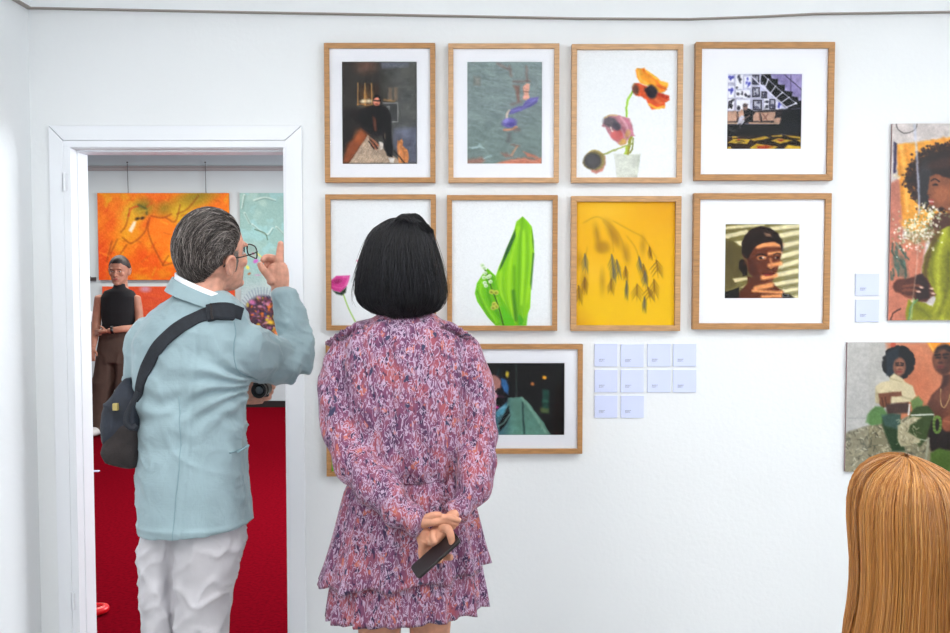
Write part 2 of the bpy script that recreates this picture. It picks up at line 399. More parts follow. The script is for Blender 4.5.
# ================================================================ PICTURES ON THE WALL
YF = -0.030   # front of frames
def frame(label, o, wd, canvas, wood=0, mat_rect=None, sheet=None):
    "o: outer px rect at the front of the frame; wd: rail width px"
    x0, y0, x1, y1 = o; Y = YF
    xa = P(x0, (y0 + y1) / 2, Y)[0]; xb = P(x1, (y0 + y1) / 2, Y)[0]; za = P(475, y1, Y)[2]; zb = P(475, y0, Y)[2]
    r = wd * M(Y)
    t = thing('picture_frame', label, 'framed picture', ((xa + xb) / 2, 0, za))
    # four mitred oak rails joined at the corners
    for q in ([(xa, za), (xa + r, za + r), (xa + r, zb - r), (xa, zb)], [(xb, za), (xb, zb), (xb - r, zb - r), (xb - r, za + r)],
              [(xa, zb), (xa + r, zb - r), (xb - r, zb - r), (xb, zb)], [(xa, za), (xb, za), (xb - r, za + r), (xa + r, za + r)]):
        MB().prism(q, lambda x, z: (x, Y, z), lambda x, z: (x, -.002, z)).build('rail', WOODS[wood], t, bevel=.0012)
    MB().box(xa + r * .5, xb - r * .5, -.010, -.003, za + r * .5, zb - r * .5).build('backing_board', MATB, t)
    if sheet is None:  # mat with a bevelled window
        cx0, cy0, cx1, cy1 = canvas.x0, canvas.y0, canvas.x1, canvas.y1; Ym = -.019
        ua = P(cx0, (cy0 + cy1) / 2, Ym)[0]; ub = P(cx1, (cy0 + cy1) / 2, Ym)[0]; wa = P(475, cy1, Ym)[2]; wb = P(475, cy0, Ym)[2]
        ia, ib, ja, jb = xa + r * .6, xb - r * .6, za + r * .6, zb - r * .6; bv = .0015
        Vt = [(ia, Ym, ja), (ib, Ym, ja), (ib, Ym, jb), (ia, Ym, jb), (ua, Ym, wa), (ub, Ym, wa), (ub, Ym, wb), (ua, Ym, wb),
              (ua + bv, Ym + .002, wa + bv), (ub - bv, Ym + .002, wa + bv), (ub - bv, Ym + .002, wb - bv), (ua + bv, Ym + .002, wb - bv)]
        Ft = [(i, (i + 1) % 4, 4 + (i + 1) % 4, 4 + i) for i in range(4)] + [(4 + i, 4 + (i + 1) % 4, 8 + (i + 1) % 4, 8 + i) for i in range(4)]
        mesh_obj('mat', Vt, Ft, MATB, t)
        canvas.obj('print', -.0165, PRINT, t)
    else:
        canvas.obj('print', -.0165, PRINT, t)
    MB().box(xa + r * .7, xb - r * .7, -.0245, -.0235, za + r * .7, zb - r * .7).build('glass', GLASS, t)
    return t

def deep(c, g=1.18): c.I = 255 * np.clip(c.I / 255, 0, 1) ** g; return c
def wobble(pts, amp, seed):
    r = np.random.default_rng(seed); return [(x + r.normal() * amp, y + r.normal() * amp) for x, y in pts]

# 1 dark interior, seated figure and ginger cat
c = Cv(341.8, 61.3, 417.2, 164.2, 2.0, (48, 44, 41))
def pt(x, y, x0=335, y0=50, k=5.066): return (x0 + x / k, y0 + y / k)
def pp(L, **k): return [pt(x, y, **k) for x, y in L]
g = np.clip(1 - np.hypot((c.X - 366) / 17, (c.Y - 66) / 12), 0, 1); c.mix(g * .75, (140, 92, 74))
c.mix(sstep(376, 400, c.X) * .8, (92, 92, 86)); c.mix(c.fbm(14, 3) * .35 * sstep(370, 400, c.X), (70, 80, 96))
c.poly(pp([(228, 60), (380, 60), (370, 85), (240, 95)]), (120, 124, 142), .75, 1.0)
c.mix(np.clip(1 - np.hypot((c.X - 367) / 10, (c.Y - 97) / 14), 0, 1) ** 1.2 * .9, (226, 150, 66))
for xa in (120, 160, 195): c.poly(pp([(xa, 170), (xa + 26, 175), (xa + 26, 272), (xa, 278)]), (52, 32, 20), .65, .4)
for xa in (116, 152, 186): c.line(pp([(xa, 168), (xa, 278)]), 1.0, (232, 170, 90), .8)
c.ell(*pt(142, 260), 2.4, 1.6, (255, 240, 200), b=.8); c.ell(*pt(172, 258), 2.4, 1.6, (255, 240, 200), b=.8)
c.line(pp([(112, 274), (190, 276)]), .9, (200, 130, 60), .9)
for xa in (272, 300): c.poly(pp([(xa, 190), (xa + 16, 190), (xa + 16, 255), (xa - 2, 255)]), (150, 118, 92), .6, .8)
c.line(pp([(250, 252), (300, 258)]), 1.2, (220, 150, 70), .7, .6)
c.poly(pp([(36, 300), (100, 290), (180, 330), (190, 420), (60, 500), (36, 560)]), (22, 18, 18), .85, 2)
c.poly(pp([(130, 400), (172, 430), (70, 572), (36, 572), (60, 480)]), (150, 70, 34), .85, 1.6)
c.mix(np.clip(1 - np.hypot((c.X - 359) / 8, (c.Y - 136) / 10), 0, 1) * .6, (215, 110, 50))
rug = c.mask(pp([(166, 432), (210, 470), (268, 520), (345, 572), (72, 572)]), .3)
c.mix(rug, (222, 200, 176)); u = (c.X - 350) * .8 + (c.Y - 150) * .5; v2 = -(c.X - 350) * .5 + (c.Y - 150) * .9
c.mix(rug * (.5 + .5 * np.sin(v2 * 3.3) * np.sin(u * 3.0)) * .75, (120, 92, 74))
c.poly(pp([(300, 400), (415, 390), (415, 572), (350, 572), (290, 480)]), (88, 92, 112), .9, 2)
c.mix(np.clip(1 - np.hypot((c.X - 402) / 11, (c.Y - 134) / 10), 0, 1) * .5, (128, 128, 150))
c.poly(pp([(245, 268), (318, 268), (318, 362), (280, 362)]), (62, 62, 64)); c.line(pp([(245, 268), (318, 268), (318, 362), (282, 362)]), .7, (170, 170, 168), .9, sm=False)
c.line(pp([(256, 292), (276, 284), (270, 300)]), .8, (190, 190, 186), .8)
c.poly(pp([(180, 280), (215, 272), (262, 290), (286, 340), (286, 430), (292, 520), (262, 520), (240, 430), (205, 440), (150, 400), (110, 350), (130, 300)]), (14, 13, 15), 1, .6)
c.poly(pp([(190, 330), (208, 350), (212, 410), (198, 410)]), (120, 58, 36), .8, .4)
c.ell(*pt(214, 252), 4.2, 6.0, (20, 16, 16), 0); c.ell(*pt(211, 262), 3.6, 4.2, (226, 138, 112)); c.line(pp([(196, 256), (236, 256)]), 1.3, (20, 14, 14)); c.ell(*pt(212, 275), 1.9, 1.0, (170, 80, 60))
c.poly(pp([(170, 440), (200, 455), (222, 480), (210, 505), (184, 490)]), (150, 88, 62), 1, .4); c.line(pp([(176, 450), (200, 480), (215, 500)]), 1.0, (24, 18, 18))
c.poly(pp([(222, 462), (244, 470), (242, 500), (230, 508)]), (222, 215, 206)); c.line(pp([(170, 462), (196, 500)]), 1, (20, 16, 16))
c.poly(pp([(240, 430), (285, 430), (290, 545), (262, 535)]), (12, 11, 13)); c.poly(pp([(270, 545), (300, 548), (296, 572), (276, 570)]), (236, 232, 228))
c.line(pp([(252, 420), (254, 450)]), .8, (190, 160, 140), .7)
c.poly(pp([(313, 490), (316, 458), (326, 462), (338, 450), (345, 462), (342, 484), (366, 505), (374, 545), (368, 572), (322, 572), (318, 530)]), (214, 132, 74), 1, .2)
c.line(pp([(340, 500), (352, 530), (350, 565)]), .8, (150, 84, 44), .6); c.line(pp([(326, 480), (326, 520), (330, 560)]), 1.0, (240, 180, 120), .6)
c.line(pp([(300, 510), (330, 545), (350, 572)]), 1.3, (20, 18, 20), .8)
c.I *= (1 + .35 * (c.fbm(8, 21) - .5) + .2 * (c.noise(1.6, 1.6, 31) - .5))[..., None]; c.mix(.05 * np.ones(c.X.shape), (150, 160, 160))
p1 = c
p1.photo(.4, .14); frame('oak-framed photo of a dark room with seated figure and ginger cat', (324.3, 42.8, 435.2, 182.4), 5.0, p1, 1)

# 2 grey green wall, figure in blue
c = Cv(467.0, 61.5, 542.3, 163.9, 2.0, (134, 150, 150)); q = dict(x0=460)
c.mix(c.fbm(20, 9) * .5, (116, 132, 130)); c.mix(c.noise(9, 1.2, 4, 8) * .35, (150, 166, 168)); c.mix(sstep(100, 150, c.Y) * .35, (104, 124, 118))
c.poly(pp([(68, 130), (106, 135), (104, 182), (66, 180)], **q), (122, 124, 120), .8, .5); c.poly(pp([(78, 142), (98, 144), (97, 172), (78, 172)], **q), (150, 150, 142), .8, .4)
for L in ([(190, 70), (240, 95)], [(250, 85), (258, 130)], [(272, 160), (350, 158)], [(336, 85), (340, 158)]): c.line(pp(L, **q), 2.2, (138, 104, 98), .6, .9)
c.poly(pp([(268, 180), (300, 178), (304, 260), (290, 270), (284, 210)], **q), (146, 96, 84), .7, .6); c.line(pp([(260, 275), (310, 262)], **q), 2, (136, 108, 104), .6, 1)
c.poly(pp([(318, 185), (335, 170), (354, 174), (352, 196), (345, 210), (352, 240), (336, 254), (318, 250), (322, 215)], **q), (232, 172, 152), 1, .2)
c.line(pp([(322, 208), (346, 212)], **q), 1.2, (140, 92, 80), .7)
c.poly(pp([(248, 305), (275, 292), (320, 280), (330, 258), (360, 240), (398, 236), (392, 262), (360, 284), (320, 302), (270, 322), (248, 325)], **q), (112, 106, 178), 1, .4)
c.line(pp([(260, 310), (320, 292), (380, 250)], **q), 1.4, (150, 146, 214), .6, .4); c.line(pp([(330, 290), (385, 268)], **q), 1, (78, 74, 140), .6, .3)
c.line(pp([(250, 305), (238, 325), (236, 348)], **q), 1.9, (230, 208, 190), .95, .2)
c.ell(*pt(250, 368, **q), 7.5, 4.6, (112, 104, 182), -8, b=.6); c.ell(*pt(232, 358, **q), 3, 2, (150, 142, 210), -20, b=.4); c.ell(*pt(262, 376, **q), 4, 2, (84, 78, 150), 10, b=.4)
c.line(pp([(225, 404), (262, 402), (286, 390)], **q), 1.8, (222, 140, 112), .9, .3); c.poly(pp([(262, 405), (300, 392), (306, 410), (276, 414)], **q), (128, 98, 96), .6, .6)
c.poly(pp([(236, 420), (258, 420), (262, 465), (236, 470)], **q), (108, 104, 108), .6, 1); c.line(pp([(292, 485), (274, 512), (262, 532)], **q), 1.5, (214, 150, 120), .85, .3); c.line(pp([(262, 478), (300, 486)], **q), 1.5, (140, 96, 90), .6, .5)
c.poly(pp([(46, 492), (90, 485), (98, 472), (110, 486), (126, 498), (90, 496), (60, 500)], **q), (176, 200, 206), .9, .3); c.line(pp([(122, 550), (156, 535)], **q), 1.8, (160, 186, 192), .85, .4)
c.poly(pp([(180, 576), (230, 560), (280, 552), (320, 545), (370, 556), (416, 545), (416, 580), (180, 580)], **q), (212, 128, 104), .95, .8)
c.poly(pp([(318, 512), (350, 524), (395, 540), (400, 552), (340, 540)], **q), (206, 120, 98), .85, .6); c.poly(pp([(36, 555), (110, 545), (126, 560), (110, 576), (36, 578)], **q), (166, 112, 100), .8, 1.2); c.poly(pp([(205, 520), (240, 520), (270, 540), (230, 545)], **q), (160, 102, 92), .6, .8)
c.line(pp([(250, 560), (330, 556), (400, 570)], **q), 1, (240, 170, 150), .5, .3); c.I *= (1 + .12 * (c.noise(7, 1.6, 3, 12) - .5) + .16 * (c.fbm(12, 22) - .5) + .12 * (c.noise(1.6, 1.6, 31) - .5))[..., None]
c.photo(.5, .05); frame('oak-framed photo of a figure in blue against a grey-green wall', (448.3, 43.2, 559.2, 182.6), 5.0, c, 2)

# 3 tulips in a pot (whole sheet)
def pt3(x, y): return (570 + x / 4.525, 50 + y / 4.525)
def p3(L): return [pt3(x, y) for x, y in L]
WHT = (240, 243, 246)
c = Cv(575.5, 48.2, 679, 179, 1.9, WHT)
pot = c.mask(p3([(200, 470), (320, 470), (305, 590), (215, 590)])); c.mix(pot, (212, 216, 206)); c.mix(pot * sstep(632, 641, c.X) * .7, (186, 192, 178)); c.mix(pot * (1 - sstep(614, 622, c.X)) * .6, (228, 230, 224)); c.line(p3([(198, 471), (322, 471)]), .9, (232, 234, 228))
c.line(p3([(284, 186), (262, 225), (256, 262), (256, 300)]), 2.0, (150, 200, 60)); c.line(p3([(272, 200), (260, 250), (258, 290)]), .7, (196, 226, 110), .8)
c.line(p3([(278, 385), (270, 420), (262, 468)]), 3.2, (150, 150, 50)); c.line(p3([(258, 440), (252, 468)]), 2.4, (180, 200, 80)); c.line(p3([(284, 424), (240, 438), (195, 455), (150, 474)]), 1.7, (160, 170, 96)); c.line(p3([(286, 400), (284, 440), (272, 466)]), 1.2, (120, 128, 50))
# lower dark tulip
c.poly(p3([(96, 540), (160, 500), (160, 520), (150, 545), (120, 560), (100, 552)]), (198, 130, 120), 1, .3)
c.poly(p3([(60, 510), (66, 482), (86, 462), (110, 452), (140, 460), (158, 480), (162, 510), (150, 535), (120, 545), (84, 538), (66, 526)]), (150, 134, 84), 1, .3)
c.ell(*pt3(104, 502), 8.8, 8.2, (78, 76, 78), 0, b=.9); c.ell(*pt3(100, 496), 6, 5, (98, 98, 104), 20, .5, 1)
c.line(p3([(88, 460), (120, 455), (150, 470)]), .9, (196, 176, 110), .9); c.line(p3([(158, 480), (160, 505), (150, 530)]), 1.0, (196, 150, 130), .8)
# middle pink tulip
c.poly(p3([(150, 330), (158, 305), (180, 292), (210, 292), (240, 300), (268, 308), (284, 340), (286, 372), (294, 388), (276, 390), (250, 425), (232, 432), (215, 418), (190, 402), (172, 372), (160, 350), (146, 346)]), (190, 130, 142), 1, .3)
for k, L in enumerate(([(232, 305), (255, 340), (270, 385)], [(215, 340), (232, 380), (244, 420)], [(190, 370), (210, 400)], [(250, 310), (276, 350), (285, 385)], [(240, 350), (258, 392)])): c.line(p3(L), 2.0, [(222, 168, 184), (200, 96, 96), (212, 150, 158), (206, 124, 150), (168, 92, 110)][k], .8, .3)
c.ell(*pt3(212, 385), 6, 5.5, (206, 96, 92), 30, .75, .8); c.ell(*pt3(182, 325), 7.4, 5.2, (98, 92, 100), 10, .95, .8); c.ell(*pt3(212, 345), 4.5, 4, (76, 76, 88), 30, .9, .6); c.line(p3([(156, 308), (182, 294), (212, 294)]), 1.3, (206, 186, 130), .9, .2); c.line(p3([(184, 350), (194, 368)]), 1.4, (238, 226, 216), .9)
c.ell(*pt3(240, 415), 4, 3, (206, 172, 86), -30, .8, .5); c.ell(*pt3(262, 378), 2.3, 4, (198, 160, 90), 20, .7, .4)
# top orange tulip
c.poly(p3([(294, 92), (300, 84), (335, 82), (350, 96), (385, 118), (410, 140), (440, 148), (442, 165), (425, 190), (405, 195), (380, 180), (352, 160), (318, 148), (302, 125)]), (246, 160, 44), 1, .2)
c.poly(p3([(282, 168), (290, 150), (310, 148), (340, 160), (395, 190), (448, 206), (450, 225), (430, 236), (428, 262), (400, 264), (372, 270), (358, 250), (345, 225), (325, 212), (296, 204), (284, 190)]), (222, 88, 42), 1, .2)
for k, L in enumerate(([(330, 90), (370, 120), (400, 150), (415, 180)], [(310, 95), (318, 130), (350, 155)], [(400, 200), (440, 215)], [(360, 245), (390, 262), (425, 256)], [(345, 95), (390, 130)], [(380, 215), (410, 240)], [(405, 145), (436, 156)], [(395, 160), (432, 176)])):
    c.line(p3(L), 2.4, [(236, 112, 32), (252, 196, 80), (196, 50, 34), (246, 196, 60), (255, 206, 70), (240, 130, 70), (252, 190, 60), (226, 96, 30)][k], .85, .4)
c.ell(*pt3(368, 188), 5.6, 6.6, (38, 34, 44), -20, b=.7); c.poly(p3([(335, 168), (362, 176), (352, 196), (336, 184)]), (44, 36, 44), .9, .3); c.ell(*pt3(296, 178), 3.4, 5.2, (96, 66, 58), -10, .9, .6); c.line(p3([(284, 165), (290, 150)]), 1, (180, 150, 90), .8)
c.grain(4, 1.1, 4)
c.photo(.5, .16); frame('oak-framed photo of wilting orange and pink tulips in a pale pot', (571.6, 43.9, 682.8, 182.7), 5.2, c, 2, sheet=1)

# 4 picture wall, stair and sofa
def pt4(x, y): return (720 + x / 7.276, 68 + y / 7.276)
def p4(L): return [pt4(x, y) for x, y in L]
c = Cv(727.2, 73.6, 801.9, 149.2, 2.2, (176, 170, 206))
c.poly(p4([(40, 30), (320, 30), (500, 330), (440, 330), (60, 330)]), (196, 196, 216), 1, 1)
r = np.random.default_rng(3)
for (x, y, w_, h_, dk) in ((55, 45, 45, 60, 0), (110, 45, 55, 110, 1), (172, 60, 50, 85, 0), (232, 50, 50, 70, 2), (55, 130, 46, 88, 0), (112, 160, 100, 55, 1), (165, 162, 52, 60, 1), (232, 140, 55, 70, 2), (295, 60, 40, 60, 2), (54, 224, 48, 84, 3), (118, 228, 100, 80, 1), (238, 232, 66, 74, 2), (300, 170, 40, 50, 2), (320, 224, 32, 80, 1), (358, 226, 44, 74, 2), (410, 250, 34, 50, 0)):
    c.poly(p4([(x, y), (x + w_, y), (x + w_, y + h_), (x, y + h_)]), (36, 34, 48) if dk == 2 else (238, 238, 246), .95)
    c.poly(p4([(x + 8, y + 8), (x + w_ - 8, y + 8), (x + w_ - 8, y + h_ - 8), (x + 8, y + h_ - 8)]), (212, 212, 226) if dk == 2 else (246, 246, 252), .8)
    for _ in range(4):
        a, b2 = x + r.uniform(10, w_ - 8), y + r.uniform(10, h_ - 10)
        c.ell(*pt4(a, b2), r.uniform(.6, 1.7), r.uniform(.6, 2), [(70, 74, 170), (44, 44, 60), (60, 60, 84), (40, 40, 48)][dk], r.uniform(0, 90), .85, .3)
c.line(p4([(62, 290), (66, 246), (82, 244), (80, 262), (64, 264), (84, 292)]), 1.2, (34, 34, 44))
c.poly(p4([(350, 30), (600, 30), (600, 215), (545, 205)]), (150, 140, 186), 1, .5); c.mix(c.mask(p4([(480, 40), (600, 40), (600, 200)]), 2) * .5, (190, 178, 216))
c.line(p4([(512, 35), (512, 190)]), .8, (84, 76, 106), .8); c.line(p4([(455, 40), (600, 165)]), .9, (60, 52, 76), .8)
st = [(300, 36)]; x, y = 362, 36
for i in range(8): st += [(x, y), (x - 6 + 8, y + 32)]; x += 52 if i < 1 else 48; y += 42 if i < 1 else 41; st += [(x, y - 10)]
st = [(300, 36), (362, 36), (372, 78), (418, 80), (418, 120), (470, 124), (468, 166), (524, 172), (520, 205), (566, 212), (568, 240), (600, 236), (600, 400), (440, 400), (490, 300), (420, 235), (340, 150), (300, 90)]
c.poly(p4(st), (24, 26, 30), 1, .2)
c.line(p4([(225, 60), (345, 170), (490, 290)]), 1.2, (226, 224, 240), .9, sm=False); c.line(p4([(300, 40), (420, 150), (560, 262)]), .9, (198, 196, 214), .85, sm=False)
for (a, b2, d_, e) in ((348, 80, 330, 130), (402, 130, 362, 190), (452, 178, 402, 222), (502, 212, 440, 254), (556, 258, 480, 284)): c.line(p4([(a, b2), (d_, e)]), 1.2, (214, 212, 228), .95)
c.poly(p4([(535, 262), (552, 244), (562, 258)]), (236, 234, 246)); c.line(p4([(520, 300), (600, 292)]), .9, (120, 118, 150), .9); c.line(p4([(545, 330), (600, 335)]), .8, (110, 106, 140), .8)
c.poly(p4([(430, 300), (600, 300), (600, 500), (430, 480)]), (20, 24, 30), .96, .5)
c.poly(p4([(50, 320), (450, 300), (450, 400), (50, 405)]), (52, 46, 48), 1, .3)
for L in ([(52, 318), (120, 312), (130, 345), (120, 388), (52, 390)], [(240, 345), (262, 318), (290, 322), (296, 388), (242, 386)], [(296, 322), (404, 318), (404, 340), (392, 384), (310, 386)], [(392, 370), (420, 360), (445, 364), (436, 400), (396, 398)], [(130, 320), (160, 300), (190, 330), (160, 360), (136, 360)]): c.poly(p4(L), (200, 164, 144), 1, .3)
for L in ([(120, 340), (128, 375)], [(284, 330), (292, 380)], [(310, 330), (345, 380)], [(350, 335), (320, 372)]): c.line(p4(L), .9, (126, 84, 74), .8, .2)
c.poly(p4([(52, 396), (130, 396), (130, 408), (52, 408)]), (206, 176, 150)); c.poly(p4([(210, 394), (436, 398), (430, 410), (212, 406)]), (204, 170, 146))
c.poly(p4([(50, 408), (450, 408), (440, 496), (50, 500)]), (30, 32, 32), 1, .3)
c.poly(p4([(170, 300), (200, 290), (240, 310), (236, 385), (180, 390)]), (34, 34, 38)); c.ell(*pt4(184, 284), 2.3, 3.6, (148, 120, 112), b=.2); c.ell(*pt4(182, 272), 2.2, 1.6, (80, 70, 70), b=.2)
c.poly(p4([(140, 360), (160, 342), (178, 352), (180, 384), (170, 420), (164, 445), (146, 440), (156, 400), (126, 408)]), (196, 194, 206), 1, .2); c.poly(p4([(150, 420), (180, 390), (184, 500), (160, 505)]), (26, 26, 30))
c.line(p4([(60, 440), (104, 462), (110, 450)]), .9, (120, 120, 122), .8); c.line(p4([(215, 345), (170, 375)]), 1.1, (160, 130, 120), .8)
c.poly(p4([(50, 500), (600, 480), (600, 600), (50, 600)]), (60, 42, 34), 1, .5); c.mix(c.mask(p4([(180, 500), (600, 480), (600, 560), (350, 560)]), 1) * .6, (26, 22, 22))
for L in ([(60, 545), (100, 515), (226, 518), (200, 552)], [(226, 518), (330, 494), (364, 510), (250, 532)], [(374, 528), (430, 510), (528, 528), (440, 552)], [(222, 580), (270, 550), (424, 572), (400, 592), (230, 592)], [(378, 492), (450, 486), (458, 498), (384, 500)], [(476, 578), (500, 558), (596, 572), (596, 592), (470, 592)], [(56, 575), (80, 572), (90, 590), (56, 590)], [(88, 500), (120, 496), (130, 506), (92, 510)], [(478, 490), (590, 500), (592, 514), (540, 510)], [(560, 524), (592, 520), (592, 540)]): c.poly(p4(L), (214, 180, 62), 1, .2)
c.poly(p4([(270, 570), (340, 562), (390, 575), (330, 590), (280, 588)]), (176, 62, 40), .9, .4); c.poly(p4([(420, 522), (460, 518), (470, 530), (440, 536)]), (150, 50, 50), .9, .3); c.line(p4([(120, 530), (160, 528), (180, 535)]), 1.2, (90, 82, 50), .8); c.line(p4([(130, 545), (160, 540)]), 1, (90, 82, 50), .8); c.ell(*pt4(138, 522), .9, .7, (200, 60, 40)); c.line(p4([(260, 518), (320, 505)]), .8, (160, 120, 50), .7)
c.grain(8, .9, 2)
deep(c); c.photo(.25, .2, 2.5); frame('oak-framed photo of a sofa below a picture-covered wall and staircase', (695.4, 41.8, 834.1, 180.3), 6.0, c, 1)

# 5 pink flower, partly behind the woman's hair
c = Cv(329.6, 198.5, 431.9, 326, 1.9, WHT)
def p5(L): return [(310 + x / 4.22, 190 + y / 4.22) for x, y in L]
c.line(p5([(140, 440), (162, 500), (196, 568)]), 1.3, (170, 206, 110)); c.line(p5([(280, 600), (300, 400), (330, 200)]), 1.4, (160, 200, 100))
c.poly(p5([(84, 384), (110, 362), (168, 360), (162, 385), (152, 408), (130, 432), (100, 424), (84, 412)]), (214, 64, 148), 1, .2)
c.ell(*p5([(116, 385)])[0], 4, 2.2, (150, 34, 92), -12, .8, .7); c.line(p5([(140, 366), (160, 370), (150, 400)]), 1.6, (240, 130, 190), .7, .4); c.line(p5([(90, 405), (130, 412), (155, 396)]), 1.2, (236, 120, 180), .6, .3)
c.poly(p5([(96, 424), (126, 432), (154, 408), (150, 432), (134, 444), (110, 438)]), (40, 60, 40), 1, .3)
c.poly(p5([(196, 298), (222, 285), (240, 292), (236, 308), (205, 306)]), (236, 90, 130), 1, .2); c.poly(p5([(240, 250), (330, 200), (380, 250), (350, 320), (250, 320)]), (230, 80, 130), 1, .5)
c.poly(p5([(308, 148), (330, 134), (356, 130), (350, 152), (320, 154)]), (240, 214, 196), 1, .5)
c.grain(3, 1.1, 4)
frame('oak-framed photo of pink buds on thin stems, behind the dark-haired woman', (325.6, 194.3, 435.8, 330.5), 5.0, c, 1, sheet=1)

# 6 green leaf with lily of the valley
def p6(L): return [(465 + x / 4.87, 205 + y / 4.87) for x, y in L]
c = Cv(451, 199.5, 553.5, 327, 1.9, WHT)
leaf = [(280, 56), (300, 74), (325, 105), (334, 170), (337, 230), (330, 300), (322, 400), (318, 500), (300, 545), (270, 588), (200, 588), (180, 520), (160, 440), (150, 345), (165, 300), (200, 220), (240, 120), (250, 80)]
lm = c.mask(p6(leaf)); c.mix(lm, (140, 208, 22))
for k, (L, w_, cc) in enumerate((([(280, 60), (268, 200), (262, 400), (258, 588)], 3.6, (104, 176, 20)), ([(295, 90), (305, 250), (290, 420), (270, 570)], 2.6, (120, 192, 24)), ([(262, 110), (225, 260), (215, 420), (240, 570)], 3, (172, 226, 40)), ([(285, 130), (284, 300), (276, 480)], 2.6, (178, 232, 50)), ([(320, 150), (322, 300), (302, 470)], 2.4, (168, 226, 44)), ([(245, 160), (195, 300), (185, 400), (220, 540)], 2.4, (120, 194, 26)), ([(240, 300), (242, 450), (252, 560)], 2, (90, 160, 20)), ([(175, 330), (175, 420), (205, 520)], 2, (170, 226, 50)), ([(235, 420), (248, 560)], 3, (60, 120, 24)))): c.line(p6(L), w_, cc, .8, 1.0, clip=lm)
c.poly(p6([(244, 118), (246, 150), (220, 215), (180, 300), (165, 320), (200, 215)]), (44, 92, 46), .95, .3); c.poly(p6([(330, 230), (337, 235), (330, 330), (324, 410), (318, 380)]), (50, 104, 48), .9, .3); c.poly(p6([(326, 120), (334, 180), (334, 220), (328, 180)]), (44, 92, 50), .8, .3)
l2 = [(90, 330), (110, 308), (150, 345), (160, 400), (170, 440), (220, 520), (250, 588), (150, 588), (110, 545), (60, 470), (48, 430), (58, 380)]
m2 = c.mask(p6(l2)); c.mix(m2, (112, 196, 20))
for k, (L, w_, cc) in enumerate((([(80, 370), (80, 450), (150, 570)], 3, (150, 220, 40)), ([(110, 340), (118, 450), (190, 580)], 2.6, (80, 160, 20)), ([(140, 400), (165, 480), (215, 580)], 2.4, (150, 214, 40)), ([(60, 420), (100, 510), (140, 570)], 1.6, (86, 160, 20)), ([(130, 350), (150, 440)], 1.4, (70, 150, 24)))): c.line(p6(L), w_, cc, .8, .8, clip=m2)
c.poly(p6([(170, 490), (190, 500), (235, 560), (240, 588), (195, 588)]), (96, 196, 24), 1, .2); c.poly(p6([(258, 540), (268, 534), (290, 560), (290, 588), (262, 588)]), (80, 176, 30), 1, .3); c.poly(p6([(290, 545), (306, 532), (300, 588), (278, 588)]), (120, 200, 40), 1, .3)
c.line(p6([(80, 290), (105, 330), (130, 405), (165, 500), (188, 588)]), 1.2, (60, 90, 24))
for x, y in ((84, 292), (92, 305), (98, 330), (120, 345), (92, 352), (112, 350), (96, 378), (102, 392), (124, 372)):
    c.ell(*p6([(x, y)])[0], 2.1, 1.9, (226, 240, 214), 0); c.ell(*p6([(x + 2, y + 2)])[0], 1.1, .9, (150, 190, 120), 0, .8, .2)
for x, y in ((130, 422), (152, 425), (143, 482), (152, 494), (138, 500)): c.ell(*p6([(x, y)])[0], 2.6, 2.4, (206, 206, 80)); c.ell(*p6([(x - 1, y + 2)])[0], 1.2, 1.1, (120, 130, 30), 0, .8, .3)
c.grain(4, 1.1, 4)
frame('oak-framed photo of one tall bright green leaf with white bell flowers', (447, 195, 557.6, 330.8), 5.0, c, 1, sheet=1)

# 7 yellow sheet with grass seed heads
def p7(L): return [(570 + x / 4.617, 195 + y / 4.617) for x, y in L]
c = Cv(575.6, 199.6, 677.8, 327.5, 1.9, (238, 182, 8))
c.mix(sstep(240, 310, c.Y) * .8, (240, 196, 4)); c.mix(sstep(600, 680, c.X) * (1 - sstep(205, 245, c.Y)) * .5, (226, 156, 10)); c.mix(np.clip(1 - np.hypot((c.X - 606) / 34, (c.Y - 212) / 22), 0, 1) * .45, (252, 206, 90)); c.mix(np.clip(1 - np.hypot((c.X - 594) / 22, (c.Y - 272) / 20), 0, 1) * .4, (250, 204, 90)); c.mix(np.clip(1 - np.hypot((c.X - 578) / 20, (c.Y - 322) / 16), 0, 1) * .5, (216, 150, 20)); c.mix((1 - sstep(576, 580, c.X)) * .5, (206, 140, 20))
for (x, y, rx, ry, ro) in ((125, 190, 2.4, 9, -10), (150, 240, 7, 6, 0), (190, 170, 3.2, 10, -20), (215, 200, 3, 8, -20), (260, 270, 3, 8, -10), (150, 400, 2, 8, 0), (44, 300, 2.4, 6, 0), (66, 400, 3, 9, 0), (336, 230, 2, 6, 0)): c.ell(*p7([(x, y)])[0], rx, ry, (150, 104, 20), ro, .55, 2.2)
for L in ([(60, 130), (120, 100), (170, 125), (230, 190), (262, 300)], [(150, 120), (190, 170), (200, 260)], [(200, 120), (290, 170), (340, 200), (400, 290)], [(262, 190), (300, 240), (318, 290)], [(120, 150), (130, 210)], [(80, 240), (68, 300)]): c.line(p7(L), .7, (160, 116, 20), .55, .4)
def seed(x, y, h, sp, cc, a=.85, rot=0):
    for k in range(7):
        t = k / 6; s_ = -1 if k % 2 else 1
        a0 = (x + rot * h * t * .4, y + h * t * .55); a1 = (a0[0] + s_ * sp * (1 - .3 * t), a0[1] + h * .45)
        c.line(p7([a0, a1]), 1.1, cc, a, .15, w2=.35)
    c.line(p7([(x, y), (x + rot * h * .4, y + h)]), .9, cc, a, .2, w2=.3)
